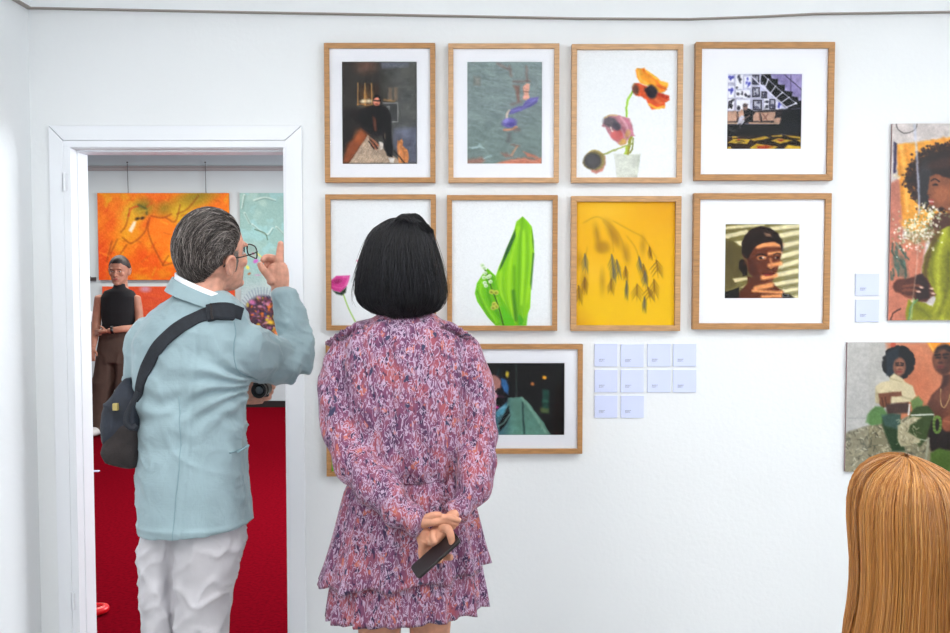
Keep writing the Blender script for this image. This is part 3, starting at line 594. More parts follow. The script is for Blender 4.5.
for (x, y, h, sp, k, ro) in ((68, 272, 90, 18, 1, .1), (68, 380, 80, 18, 0, 0), (40, 420, 90, 22, 0, .1), (192, 275, 100, 20, 1, .2), (215, 300, 90, 20, 1, .3), (200, 340, 70, 16, 1, .1), (190, 388, 76, 20, 0, 0), (256, 330, 70, 14, 0, .1), (262, 396, 90, 10, 1, 0), (318, 285, 80, 14, 1, .3), (338, 320, 90, 20, 0, .2), (346, 350, 80, 16, 1, .1), (310, 412, 80, 30, 0, 0), (366, 240, 60, 10, 0, .3), (398, 300, 84, 34, 0, .3), (388, 390, 90, 28, 0, .1), (345, 470, 76, 12, 1, 0), (360, 425, 70, 30, 0, .5)):
    seed(x, y, h, sp, (92, 90, 84) if k else (122, 84, 18), .85, ro)
c.grain(3, 1.1, 4)
frame('oak-framed photo of drooping grass seed heads on bright yellow', (571, 196, 681, 331), 5.6, c, 0, sheet=1)

# 8 portrait in blind shadows
def p8(L): return [(720 + x / 7.718, 220 + y / 7.718) for x, y in L]
c = Cv(724.9, 223.9, 799.4, 298.6, 2.2, (132, 122, 72))
c.mix(sstep(750, 790, c.X) * .5, (156, 150, 100))
lt = (c.Y - 224) + (c.X - 760) * .16
for x0_, y0_, x1_, y1_, w_ in ((38, 62, 330, 35, 3.0), (38, 128, 200, 92, 4.4), (330, 75, 610, 42, 4), (360, 140, 610, 95, 4.6), (420, 215, 610, 170, 4.6), (420, 295, 610, 245, 4.6), (420, 370, 610, 318, 4.4), (400, 430, 610, 392, 4.6), (400, 500, 610, 465, 4), (430, 560, 610, 530, 3.6), (560, 600, 610, 590, 3)):
    a, b2 = p8([(x0_, y0_), (x1_, y1_)]); c.line([a, b2], w_, (238, 228, 190), .95, .4)
c.poly(p8([(38, 150), (110, 165), (165, 220), (165, 440), (110, 520), (38, 540)]), (92, 80, 44), .7, 1.5)
c.poly(p8([(108, 164), (170, 160), (165, 200), (150, 196)]), (240, 230, 196), .9, .4); c.poly(p8([(100, 450), (220, 440), (222, 462), (118, 480)]), (236, 222, 180), .9, .4); c.poly(p8([(160, 520), (200, 500), (182, 524)]), (230, 214, 170), .8, .3)
c.poly(p8([(215, 430), (240, 440), (400, 470), (420, 500), (500, 560), (500, 605), (140, 605), (150, 560), (215, 490)]), (104, 54, 34), 1, .4)
c.poly(p8([(38, 555), (110, 535), (150, 520), (150, 605), (38, 605)]), (30, 26, 24)); c.poly(p8([(480, 562), (540, 575), (590, 605), (490, 605)]), (30, 26, 24))
c.poly(p8([(148, 320), (170, 300), (200, 320), (214, 380), (210, 425), (180, 430), (165, 400), (145, 370)]), (38, 26, 22), 1, .3)
c.poly(p8([(196, 200), (260, 150), (400, 140), (470, 190), (474, 260), (462, 330), (440, 400), (410, 460), (370, 492), (320, 485), (270, 450), (225, 410), (205, 340)]), (116, 62, 40), 1, .3)
fm = c.mask(p8([(240, 200), (300, 160), (400, 150), (466, 190), (470, 260), (458, 330), (438, 400), (408, 458), (370, 488), (330, 480), (300, 440), (330, 380)]), .5)
for (L, w_) in (([(290, 205), (370, 188), (470, 190)], 4.6), ([(300, 292), (345, 288)], 3.2), ([(380, 260), (470, 250)], 3.0), ([(385, 350), (465, 335)], 4.2), ([(330, 445), (430, 425)], 4.6), ([(280, 525), (400, 500)], 5), ([(260, 545), (480, 560)], 3), ([(330, 590), (470, 585)], 3)): c.line(p8(L), w_, (246, 176, 118), .95, .7)
c.line(p8([(388, 300), (400, 350), (392, 378)]), 2.4, (224, 150, 100), .8, .5)
c.poly(p8([(165, 250), (165, 180), (190, 120), (240, 70), (310, 48), (380, 60), (440, 100), (478, 160), (488, 230), (474, 250), (462, 190), (420, 165), (350, 170), (300, 185), (260, 215), (235, 260), (215, 300), (180, 290)]), (40, 24, 20), 1, .3)
c.poly(p8([(338, 98), (388, 108), (392, 128), (350, 126)]), (196, 156, 126), .75, .5); c.line(p8([(200, 110), (300, 80), (400, 95)]), 1.2, (78, 54, 44), .6, .5)
c.line(p8([(280, 272), (320, 262), (355, 275)]), 1.2, (40, 24, 20)); c.line(p8([(412, 268), (440, 258), (466, 262)]), 1.2, (50, 28, 22)); c.ell(*p8([(318, 292)])[0], 2.6, 1.3, (36, 22, 20)); c.ell(*p8([(332, 290)])[0], 1.0, .9, (250, 226, 206)); c.ell(*p8([(438, 292)])[0], 2.4, 1.3, (40, 24, 20)); c.ell(*p8([(428, 292)])[0], .8, .7, (220, 180, 160))
c.poly(p8([(330, 412), (380, 405), (425, 410), (400, 428), (350, 432)]), (150, 60, 50), 1, .3); c.line(p8([(330, 412), (425, 412)]), .7, (60, 24, 22)); c.line(p8([(370, 376), (400, 384), (412, 374)]), 1.2, (70, 34, 26), .8)
c.poly(p8([(215, 300), (250, 300), (300, 400), (320, 480), (260, 440), (225, 400)]), (84, 44, 32), .7, 1.2); c.line(p8([(178, 268), (195, 320), (185, 340)]), 1.4, (112, 62, 42), .9, .3)
c.grain(7, .9, 2)
deep(c); c.photo(.35, .16); frame('oak-framed portrait of a dark-haired face striped by blind shadows', (693.6, 193.1, 830.8, 329.5), 6.2, c, 1)

# 9 man in pale shirt at night
def p9(L): return [(480 + x / 5.273, 340 + y / 5.273) for x, y in L]
c = Cv(463.5, 362.8, 564.7, 435.4, 1.9, (20, 18, 20))
c.mix(c.fbm(30, 2) * .4, (34, 32, 30)); c.line(p9([(190, 120), (192, 300)]), 1.8, (70, 92, 86), .8, .4); c.line(p9([(100, 155), (90, 185)]), 1.6, (70, 120, 128), .7, .3)
c.ell(*p9([(144, 180)])[0], 1.7, 3.2, (232, 206, 60), 0, 1, .3); c.ell(*p9([(277, 230)])[0], 1.9, 1.9, (220, 140, 76), 0, 1, .4); c.ell(*p9([(340, 197)])[0], 2.1, 2.1, (240, 176, 50), 0, 1, .4)
c.poly(p9([(328, 260), (366, 262), (364, 388), (326, 380)]), (40, 94, 82), .9, .8); c.poly(p9([(318, 356), (364, 362), (362, 388), (318, 380)]), (112, 124, 70), .8, .6); c.line(p9([(330, 320), (362, 324)]), 1, (90, 160, 130), .6, .4)
sh = c.mask(p9([(60, 410), (95, 350), (140, 305), (215, 300), (245, 315), (290, 375), (340, 440), (376, 503), (60, 503)]), .2); c.mix(sh, (116, 160, 146))
c.mix(sh * (.5 + .5 * np.sin((c.X * .8 + c.Y * .6) * 3.2)) * .35, (70, 112, 106)); c.mix(sh * (1 - sstep(498, 516, c.X)) * .55, (60, 96, 130)); c.line(p9([(225, 330), (228, 420), (235, 500)]), 1.6, (36, 60, 60), .8, .4); c.line(p9([(225, 305), (300, 410), (350, 490)]), 2.4, (170, 206, 186), .6, .8)
c.poly(p9([(100, 440), (150, 350), (160, 400), (130, 455), (105, 480)]), (16, 16, 20), 1, .4); c.line(p9([(98, 455), (130, 430), (155, 392)]), 1.6, (150, 190, 180), .8, .3)
c.ell(*p9([(90, 280)])[0], 11, 18, (28, 22, 34), -5, 1, .4); c.ell(*p9([(70, 230)])[0], 8, 8.6, (190, 138, 130), 0, 1, .6); c.poly(p9([(110, 200), (140, 210), (152, 250), (148, 285), (125, 270), (112, 230)]), (58, 118, 176), 1, .5)
c.poly(p9([(60, 280), (84, 262), (92, 300), (80, 330), (62, 330)]), (212, 172, 176), 1, .5); c.line(p9([(84, 272), (100, 258), (118, 262)]), 1.4, (14, 12, 16)); c.line(p9([(88, 296), (118, 300)]), 2, (186, 100, 150), .9, .4); c.ell(*p9([(84, 352)])[0], 3.0, 1.5, (216, 66, 156), 10, 1, .3)
c.poly(p9([(84, 380), (110, 350), (140, 330), (140, 360), (118, 392), (92, 405)]), (96, 170, 196), .85, .6); c.line(p9([(90, 372), (130, 352)]), 1.1, (190, 220, 230), .6, .4); c.ell(*p9([(106, 320)])[0], 3.5, 5, (20, 14, 22), 0, .9, .8)
c.grain(6, .9, 2)
deep(c); c.photo(.5, .2); frame('wide oak-framed night portrait of a bearded man in a pale green shirt', (445.5, 344.3, 582.7, 453.9), 5.0, c, 1)

# 10 green picture hidden behind the woman
c = Cv(330, 348, 432, 471.5, 1.6, WHT)
c.poly([(329, 455), (335, 462), (352, 452), (380, 400), (390, 360), (400, 400), (396, 473), (329, 473)], (120, 200, 40), 1, .3)
c.line([(335, 470), (360, 440), (388, 380)], 1.5, (180, 226, 70), .7, .5)
frame('oak-framed photo with a green corner, mostly hidden behind the woman', (326, 343.5, 436.5, 476.6), 4.8, c, 1, sheet=1)

# ---------------------------------------------------------------- frameless prints at the right
def board(label, name, rect, canvas):
    x0, y0, x1, y1 = rect; Y = -.012
    xa = P(x0, (y0 + y1) / 2, Y)[0]; xb = P(x1, (y0 + y1) / 2, Y)[0]; za = P(475, y1, Y)[2]; zb = P(475, y0, Y)[2]
    t = thing(name, label, 'photo print', ((xa + xb) / 2, 0, za))
    MB().box(xa, xb, Y, -.001, za, zb).build('board', mat('print_edge', (150, 120, 120), .5), t)
    canvas.I = 255 * np.clip(canvas.I / 255, 0, 1) ** 1.22
    canvas.obj('print', Y - .0006, GLOSSY, t)
    return t
def q1(L): return [(885 + x / 6.03, 120 + y / 6.03) for x, y in L]
def q2(L): return [(885 + x / 6.03, 220 + y / 6.03) for x, y in L]
c = Cv(890.4, 123.6, 1022, 320.4, 1.5, (206, 198, 196))
c.poly(q1([(60, 145), (200, 130), (392, 100), (900, 90), (900, 700), (100, 640), (70, 300)]), (232, 168, 66), 1, .6)
for L in ([(110, 160), (150, 300), (170, 420)], [(280, 130), (300, 180)], [(75, 200), (95, 400), (110, 560)], [(340, 110), (370, 170)]): c.line(q1(L), 3.4, (206, 132, 40), .6, 1.2)
c.line(q1([(90, 160), (120, 380), (130, 540)]), 3, (248, 196, 110), .6, 1.2)
c.poly(q1([(20, 380), (80, 350), (92, 480), (110, 640), (110, 1300), (0, 1300), (20, 400)]), (192, 128, 110), 1, .8); c.poly(q2([(0, 120), (250, 100), (230, 300), (160, 640), (0, 640)]), (202, 132, 108), 1, 1)
c.poly(q2([(90, 0), (260, 0), (250, 90), (120, 60)]), (226, 172, 84), .9, 1.5)
c.poly(q1([(44, 130), (62, 140), (60, 310), (44, 330)]), (52, 44, 82), 1, .4); c.line(q1([(48, 330), (80, 345)]), 3, (216, 206, 186), .9, .6)
th = np.linspace(0, math.pi, 16); c.line([(885 + (118 + 62 * math.cos(a)) / 6.03, 120 + (22 + 56 * math.sin(a)) / 6.03) for a in th], .8, (70, 66, 66), .9)
r = np.random.default_rng(5)
for _ in range(150):
    a = r.uniform(0, 2 * math.pi); rr = r.uniform(.85, 1.08)
    c.ell(*q1([(370 + 225 * rr * math.cos(a), 350 + 185 * rr * math.sin(a))])[0], r.uniform(1.2, 2.8), r.uniform(1.2, 2.8), [(62, 34, 26), (84, 46, 30), (44, 24, 20)][r.integers(3)], 0, .95, .3)
for _ in range(420):
    a = r.uniform(1.6, 4.9); rr = r.normal(1.0, .085)
    c.ell(*q1([(370 + 225 * rr * math.cos(a), 350 + 185 * rr * math.sin(a))])[0], r.uniform(.6, 1.5), r.uniform(.6, 1.5), [(44, 24, 18), (70, 38, 26), (30, 18, 16)][r.integers(3)], 0, .95, .1)
c.ell(*q1([(380, 350)])[0], 36, 29, (46, 28, 26), 0, 1, 1); c.ell(*q1([(235, 380)])[0], 7, 24, (54, 54, 58), 0, .9, 1); c.ell(*q1([(340, 260)])[0], 16, 5, (84, 52, 42), -10, .6, 1.5)
c.poly(q1([(262, 340), (300, 322), (350, 340), (400, 350), (400, 560), (340, 520), (300, 530), (268, 510), (258, 480), (262, 460), (248, 440), (258, 415), (258, 380)]), (146, 92, 64), 1, .4)
c.ell(*q1([(340, 450)])[0], 8, 9, (176, 112, 76), 0, .6, 2); c.line(q1([(272, 365), (295, 352), (320, 368)]), 1.2, (34, 20, 18)); c.ell(*q1([(298, 388)])[0], 2.4, 1.2, (36, 22, 18)); c.poly(q1([(258, 478), (290, 478), (286, 490), (292, 508), (266, 500)]), (170, 76, 70), 1, .3); c.line(q1([(262, 488), (290, 490)]), .8, (240, 230, 220), .9); c.line(q1([(252, 445), (270, 450)]), 1, (80, 44, 30), .7)
c.line(q1([(165, 30), (180, 180), (196, 380), (206, 560)]), 2.4, (196, 200, 216), .75, .4)
c.poly(q2([(230, 90), (300, -40), (700, -80), (700, 80), (300, 140)]), (92, 58, 44), 1, 1); c.poly(q2([(120, 90), (250, 40), (330, 60), (260, 130), (140, 140)]), (170, 140, 96), .8, 2)
dr_ = [(392, 30), (330, 60), (290, 120), (250, 200), (230, 300), (240, 350), (290, 430), (320, 470), (300, 520), (200, 480), (150, 480), (136, 560), (140, 604), (900, 604), (900, 0)]
dm = c.mask(q2(dr_), .3); c.mix(dm, (150, 152, 32))
for k, (L, w_) in enumerate((([(370, 40), (330, 200), (330, 400), (360, 600)], 5), ([(310, 130), (280, 260), (300, 380)], 4), ([(180, 510), (260, 560), (300, 604)], 5), ([(385, 200), (385, 400), (340, 560)], 4), ([(340, 500), (300, 600)], 3))): c.line(q2(L), w_, [(192, 194, 60), (118, 118, 16), (116, 118, 18), (104, 104, 14), (190, 192, 62)][k], .7, 1.8, clip=dm)
c.poly(q2([(330, 40), (345, 70), (290, 170), (262, 300), (270, 360), (230, 330), (240, 230), (280, 130)]), (96, 70, 30), .75, 1)
for k in range(26): x, y = r.uniform(38, 130), r.uniform(120, 330); c.line(q2([(x, y), (x + r.uniform(-6, 30), y + r.uniform(20, 50))]), 1.6, [(72, 98, 88), (110, 134, 120), (52, 78, 66)][k % 3], .9, .2)
c.poly(q2([(60, 180), (120, 220), (150, 350), (100, 340), (50, 260)]), (80, 104, 92), .6, 2)
c.poly(q2([(60, 380), (80, 356), (150, 350), (230, 326), (260, 350), (300, 420), (318, 450), (290, 460), (260, 495), (200, 490), (180, 470), (120, 450), (70, 430), (56, 400)]), (98, 54, 40), 1, .4)
c.poly(q2([(190, 330), (235, 322), (270, 380), (280, 470), (210, 480), (190, 440)]), (52, 30, 28), .9, .6)
for L in ([(120, 400), (180, 390), (230, 402)], [(120, 425), (180, 420), (215, 432)], [(130, 455), (175, 465)]): c.line(q2(L), 2.6, (140, 84, 62), .9, .3)
for x, y in ((228, 404), (212, 430), (290, 412), (300, 440), (180, 488)): c.ell(*q2([(x, y)])[0], 2.2, 1.1, (236, 206, 190), 10, .9)
c.line(q2([(205, 480), (170, 520), (156, 604)]), 2.2, (110, 150, 90)); c.line(q2([(186, 470), (176, 540), (172, 604)]), 1.3, (150, 180, 120), .8); c.line(q2([(48, 604), (62, 560), (105, 535)]), 1.4, (70, 40, 34))
for k in range(330):
    x, y = (r.normal(190, 75), r.normal(60, 60)) if k < 250 else (r.normal(280, 40), r.normal(-45, 26))
    if x < 40: continue
    c.ell(*q2([(x, y)])[0], r.uniform(.5, 1.3), r.uniform(.5, 1.3), [(236, 232, 216), (214, 208, 180), (250, 248, 240), (130, 140, 100)][k % 4], 0, .85)
c.line(q2([(205, 110), (195, 300), (165, 600)]), .9, (220, 206, 190), .5, .4); c.grain(5, 1.2, 3)
c.photo(.5, .14); board('tall frameless photo of a curly-haired woman in green holding white flowers', 'photo_print', (890.4, 123.6, 1022, 320.4), c)

def q3(L): return [(840 + x / 4.69, 340 + y / 4.69) for x, y in L]
c = Cv(846.3, 342.6, 1040, 471.8, 1.5, (190, 188, 184))
c.mix(sstep(345, 420, c.Y) * .3, (170, 170, 168)); c.poly(q3([(210, 10), (900, 10), (900, 700), (280, 500), (250, 200)]), (206, 138, 104), 1, 2); c.mix(np.clip(1 - np.hypot((c.X - 918) / 26, (c.Y - 386) / 40), 0, 1) * .5, (190, 108, 74))
c.poly(q3([(400, 10), (900, 10), (900, 140), (560, 70), (450, 90), (425, 50)]), (236, 160, 50), 1, .5); c.line(q3([(410, 14), (450, 80)]), 1.5, (250, 200, 110), .8, .3); c.line(q3([(40, 366), (130, 366)]), .8, (150, 150, 150), .7)
fur = c.mask(q3([(20, 440), (70, 420), (135, 400), (200, 390), (270, 380), (330, 350), (400, 380), (470, 400), (600, 430), (600, 640), (20, 640)]), .5); c.mix(fur, (142, 136, 112))
for k in range(420):
    x, y = r.uniform(20, 420), r.uniform(355, 620); a = r.uniform(0, 3.14); l = r.uniform(8, 26)
    c.line(q3([(x, y), (x + l * math.cos(a), y + l * math.sin(a))]), .9, [(206, 202, 180), (78, 76, 62), (176, 168, 140), (104, 104, 88)][k % 4], .75, 0, clip=fur)
# left woman
for _ in range(70):
    a = r.uniform(0, 2 * math.pi); c.ell(*q3([(270 + 68 * math.cos(a), 105 + 70 * math.sin(a))])[0], 2, 2, (24, 24, 26), 0, .95, .3)
c.ell(*q3([(270, 105)])[0], 15, 15.5, (22, 22, 26), 0, 1, .5); c.poly(q3([(210, 60), (272, 32), (272, 160), (215, 165)]), (44, 62, 76), .7, .5); c.ell(*q3([(243, 22)])[0], 2.6, 2.4, (196, 96, 70))
c.ell(*q3([(275, 125)])[0], 6.4, 9.4, (146, 100, 80), 0, 1, .4); c.line(q3([(258, 112), (272, 110)]), .9, (40, 26, 22)); c.line(q3([(280, 110), (294, 112)]), .9, (40, 26, 22)); c.line(q3([(275, 112), (272, 136)]), 1, (110, 70, 54), .7, .2); c.line(q3([(265, 147), (282, 147)]), 1.2, (126, 56, 54))
c.poly(q3([(232, 170), (250, 155), (290, 178), (302, 195), (340, 215), (355, 262), (330, 290), (215, 300), (165, 290), (165, 215), (190, 198), (228, 190)]), (210, 198, 166), 1, .3)
c.poly(q3([(165, 230), (190, 260), (200, 300), (168, 296)]), (176, 164, 132), .7, .6); c.line(q3([(235, 180), (285, 195)]), 1.0, (170, 158, 126), .7, .2); c.line(q3([(230, 240), (280, 262), (330, 276)]), 1.6, (170, 160, 130), .7, .4)
c.poly(q3([(180, 250), (230, 245), (285, 240), (290, 262), (240, 265), (235, 310), (200, 318), (185, 300)]), (128, 84, 62), 1, .3)
for L in ([(195, 270), (205, 315)], [(210, 268), (220, 314)]): c.line(q3(L), .8, (80, 48, 36), .8)
c.poly(q3([(215, 300), (320, 290), (330, 340), (220, 350)]), (86, 66, 60), 1, .6)
c.poly(q3([(130, 345), (165, 310), (200, 312), (225, 350), (200, 392), (150, 400), (122, 385)]), (104, 140, 88), 1, .5); c.poly(q3([(330, 285), (365, 260), (390, 290), (385, 320), (340, 330)]), (116, 140, 84), 1, .5)
c.poly(q3([(200, 360), (235, 345), (285, 350), (285, 440), (310, 520), (250, 520), (215, 440), (200, 395)]), (50, 74, 44), 1, .5); c.poly(q3([(195, 350), (285, 345), (280, 420), (210, 400)]), (76, 104, 104), .7, .6)
c.poly(q3([(330, 340), (360, 310), (430, 305), (448, 345), (440, 420), (380, 500), (330, 470), (290, 500), (270, 470), (320, 400)]), (66, 84, 44), 1, .5)
c.poly(q3([(272, 400), (340, 358), (384, 362), (330, 400), (322, 430), (380, 465), (380, 480), (290, 500), (272, 460)]), (182, 174, 146), 1, .4)
for k in range(60):
    x, y = r.uniform(275, 375), r.uniform(370, 490); c.line(q3([(x, y), (x + r.uniform(-14, 14), y + r.uniform(4, 14))]), .8, [(214, 208, 186), (126, 120, 96)][k % 2], .6)
c.line(q3([(326, 302), (322, 348)]), 1.5, (222, 222, 216)); c.line(q3([(335, 352), (445, 348)]), 1.5, (212, 214, 206)); c.line(q3([(445, 350), (420, 460), (380, 466)]), 1.0, (200, 204, 190), .8)
# right man
c.poly(q3([(480, 160), (540, 160), (560, 200), (700, 240), (700, 460), (470, 440), (440, 340), (408, 300), (430, 255), (470, 215), (485, 195)]), (104, 62, 46), 1, .5); c.poly(q3([(480, 160), (510, 160), (500, 210), (470, 230)]), (70, 40, 32), .8, .8); c.ell(*q3([(540, 290)])[0], 12, 18, (140, 86, 62), 0, .6, 2.5)
c.ell(*q3([(482, 90)])[0], 11.5, 15.5, (116, 72, 52), 0, 1, .4); c.poly(q3([(438, 60), (450, 35), (490, 22), (530, 40), (520, 60), (480, 45), (450, 62)]), (28, 20, 20), 1, .3)
c.line(q3([(442, 72), (462, 70)]), .9, (30, 18, 16)); c.line(q3([(478, 72), (500, 68)]), .9, (30, 18, 16)); c.line(q3([(468, 74), (460, 104), (472, 106)]), 1.2, (80, 46, 34), .8, .2); c.poly(q3([(452, 122), (468, 116), (485, 124), (470, 134)]), (132, 66, 58), 1, .2); c.poly(q3([(452, 140), (500, 120), (510, 150), (475, 160)]), (66, 38, 30), .6, 1)
c.line(q3([(470, 230), (472, 290), (488, 316), (505, 290), (520, 240)]), .8, (214, 186, 130), .95)
c.poly(q3([(430, 380), (460, 370), (520, 380), (600, 420), (600, 520), (430, 520), (415, 450)]), (40, 28, 26), 1, .8); c.ell(*q3([(510, 392)])[0], 7, 8, (150, 92, 68), 0, 1, .5); c.line(q3([(492, 378), (516, 384)]), 1.2, (190, 130, 100), .6, .3)
for k in range(26): a = k / 26 * 6.28; c.ell(*q3([(458 + 16 * math.cos(a), 396 + 38 * math.sin(a))])[0], 1.5, 1.2, [(130, 160, 80), (96, 126, 54)][k % 2], 0, .9)
c.poly(q3([(430, 530), (470, 505), (600, 540), (600, 640), (430, 640)]), (84, 110, 44), 1, .8); c.line(q3([(420, 460), (408, 560)]), 2.0, (168, 170, 150), .9, .3)
c.ell(*q3([(275, 128)])[0], 3.6, 6.4, (170, 120, 96), 0, .6, 1.2); c.poly(q3([(258, 100), (262, 160), (254, 140)]), (96, 62, 50), .8, .6)
for ex in (265, 286): c.ell(*q3([(ex, 118)])[0], 1.7, .9, (30, 20, 18), 0, 1, .1)
c.line(q3([(258, 108), (270, 106)]), .9, (34, 22, 20)); c.line(q3([(280, 106), (294, 109)]), .9, (34, 22, 20)); c.ell(*q3([(275, 137)])[0], 1.9, .7, (100, 60, 48), 0, .9, .2); c.ell(*q3([(275, 149)])[0], 2.4, 1.0, (140, 66, 62), 0, 1, .1); c.ell(*q3([(262, 132)])[0], 1.6, 1.8, (186, 134, 108), 0, .6, .8)
for ex in (455, 490): c.ell(*q3([(ex, 82)])[0], 2.1, 1.0, (26, 16, 14), 0, 1, .1)
c.line(q3([(440, 70), (464, 66)]), 1.1, (26, 16, 14)); c.line(q3([(478, 66), (506, 66)]), 1.1, (26, 16, 14)); c.ell(*q3([(470, 50)])[0], 5, 2.2, (150, 100, 74), -10, .6, 1.2); c.ell(*q3([(452, 100)])[0], 2.4, 2.6, (150, 98, 74), 0, .6, .9); c.ell(*q3([(466, 106)])[0], 2.4, 1.1, (72, 42, 32), 0, .9, .3); c.ell(*q3([(468, 126)])[0], 3.2, 1.3, (112, 56, 50), 0, 1, .2); c.ell(*q3([(505, 100)])[0], 3.4, 9, (70, 42, 32), 0, .6, 1.6); c.ell(*q3([(470, 262)])[0], 6, 4, (134, 84, 62), -20, .6, 2)
c.poly(q3([(20, 0), (130, 0), (140, 640), (20, 640)]), (226, 228, 232), .14, .6); c.grain(5, 1.2, 3)  # pale see-through band painted down the left side as a gloss reflection
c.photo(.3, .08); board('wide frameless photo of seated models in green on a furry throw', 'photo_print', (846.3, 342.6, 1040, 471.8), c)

# ---------------------------------------------------------------- label cards
def card(label, x0, y0, x1, y1, group=None):
    Y = -.006; xa = P(x0, (y0 + y1) / 2, Y)[0]; xb = P(x1, (y0 + y1) / 2, Y)[0]; za = P(475, y1, Y)[2]; zb = P(475, y0, Y)[2]
    t = thing('label_card', label, 'label', ((xa + xb) / 2, 0, za), group)
    MB().box(xa, xb, Y, -.0005, za, zb).build('card', PAPER, t, bevel=.0006)
    k = MB(); w_ = xb - xa; r = random.Random(int(x0 * 7 + y0))
    for i, (zz, n, hh) in enumerate(((.31, .26, .022), (.27, .2, .018), (.235, .24, .010), (.215, .16, .010))):
        x = xa + w_ * .19; e = xa + w_ * (.19 + n)
        while x < e:
            l = w_ * r.uniform(.02, .06); k.box(x, min(x + l, e), Y - .0003, Y, za + w_ * zz, za + w_ * (zz + hh)); x += l + w_ * .012
    k.build('lettering', INK, t)
    return t
cols = [(594.6, 617.4), (620.9, 643.7), (647.6, 670.6), (673.4, 696.2)]; rows = [(343.8, 366.5), (369.9, 392.4), (395.7, 417.8)]
ordc = ['leftmost', 'second from left', 'third from left', 'rightmost']; ordr = ['top', 'middle', 'bottom']
for j, (ya, yb) in enumerate(rows):
    for i, (xa_, xb_) in enumerate(cols):
        if j == 2 and i > 1: continue
        nm = ordc[i] if j < 2 else ['left', 'right'][i]
        card(f'small white label card, {nm} in the {ordr[j]} row of the block' if j < 2 else f'small white label card, {nm} of two in the bottom row', xa_, ya + (.4 if i == 1 and j == 0 else 0), xb_, yb + (.4 if i == 1 and j == 0 else 0), 'label cards below the framed pictures')
card('small white label card beside tall print, upper of the pair', 855.8, 273.8, 878.9, 295.5, 'label cards beside the frameless print')
card('small white label card beside tall print, lower of the pair', 855.8, 299.8, 878.9, 321.8, 'label cards beside the frameless print')

# ---------------------------------------------------------------- paintings in the next room
def canvas_thing(label, name, rect, c, Y, th=.03):
    x0, y0, x1, y1 = rect; Yb = Y + th
    xa = P(x0, (y0 + y1) / 2, Y)[0]; xb = P(x1, (y0 + y1) / 2, Y)[0]; za = P(475, y1, Y)[2]; zb = P(475, y0, Y)[2]
    t = thing(name, label, 'painting', ((xa + xb) / 2, Yb, za))
    MB().box(xa, xb, Y + .001, Yb, za, zb).build('canvas', mat('canvas_edge', (190, 130, 60) if 'orange' in label else (200, 214, 214), .8), t)
    c.obj('painted_surface', Y, OIL, t)
    return t, xa, xb, za, zb
YP = NY - .035
def o1(L): return [(90 + x / 5.507, 185 + y / 5.507) for x, y in L]
c = Cv(98, 193, 229.2, 280, 1.6, (222, 122, 22))
f1_ = c.fbm(26, 1, 30); c.mix(sstep(.45, .7, f1_) * .8, (216, 84, 22)); f2_ = c.fbm(20, 5, -20); c.mix(sstep(.5, .72, f2_) * .7, (212, 160, 28))
c.mix((1 - sstep(100, 122, c.X)) * sstep(215, 250, c.Y) * .8, (206, 50, 24)); c.mix(c.noise(30, 3, 8, 55) * .35, (190, 70, 16)); c.mix(c.noise(14, 2, 3, -40) * .25, (240, 150, 40))
for (x, y, rx, ry, cc, a) in ((560, 90, 22, 9, (176, 148, 30), .8), (600, 60, 16, 6, (120, 112, 30), .7), (240, 160, 14, 10, (204, 164, 40), .8), (400, 260, 14, 16, (226, 112, 26), .8), (300, 120, 8, 7, (96, 96, 34), .7), (410, 130, 8, 6, (130, 112, 28), .8), (500, 160, 10, 9, (190, 170, 36), .7), (220, 260, 12, 12, (214, 150, 30), .7), (300, 420, 22, 10, (214, 74, 20), .7), (500, 420, 20, 10, (220, 96, 20), .7), (430, 410, 6, 5, (230, 170, 40), .8)): c.ell(*o1([(x, y)])[0], rx, ry, cc, -15, a, 4)
for L in ([(180, 290), (230, 320), (300, 260), (320, 200)], [(330, 180), (320, 250), (350, 340), (400, 440)], [(340, 170), (400, 180), (450, 160)], [(200, 330), (160, 390)], [(120, 310), (90, 420)], [(220, 130), (200, 220), (170, 260)], [(500, 110), (470, 200), (420, 180)], [(430, 390), (400, 440), (450, 430)], [(600, 60), (540, 130), (480, 160)], [(150, 300), (110, 380)]): c.line(o1(L), 1.2, (120, 48, 18), .65, .4)
for (x, y) in ((262, 185), (290, 182)): c.ell(*o1([(x, y)])[0], 2.2, 1.4, (40, 26, 20), -20, .9, .3)
c.poly(o1([(212, 250), (240, 200), (256, 200), (250, 225), (230, 262)]), (230, 210, 180), 1, .3); c.line(o1([(215, 170), (230, 130), (270, 115)]), 1.6, (190, 50, 26), .7, .4); c.line(o1([(270, 110), (310, 130), (315, 160)]), 2, (70, 76, 36), .8, .5)
for k in range(60):
    x, y = r.uniform(98, 228), r.uniform(194, 278); a = r.uniform(-1.2, .6); l = r.uniform(3, 9)
    c.line([(x, y), (x + l * math.cos(a), y + l * math.sin(a))], r.uniform(.6, 1.8), [(240, 160, 40), (200, 60, 20), (206, 170, 40), (160, 70, 20), (236, 120, 30)][k % 5], .5, .5)
c.grain(8, 1, 3)
t_, xa, xb, za, zb = canvas_thing('large orange and yellow abstract painting in the next room, above', 'painting', (98, 193, 229.2, 280), c, YP)
for px in (128.3, 206):
    x = P(px, 180, NY - .02)[0]; k = MB(); k.tube([(x, NY - .03, zb - .02), (x, NY - .045, zr + .08)], .004, 5)
    k.tube([(x, NY - .045, zr + .085), (x, NY - .045, zr + .10)], .010, 8); k.build('hanging_cord', mat('cord_grey', (90, 90, 92), .6), t_)
c = Cv(103, 286.5, 235, 369, 1.0, (206, 74, 40)); c.mix(c.fbm(24, 2, 20) * .6, (226, 120, 60)); c.mix(c.noise(20, 3, 5, 10) * .4, (180, 50, 50)); c.ell(146, 289, 5, 3, (190, 150, 180), 0, .8, 1); c.grain(12, 1, 5)
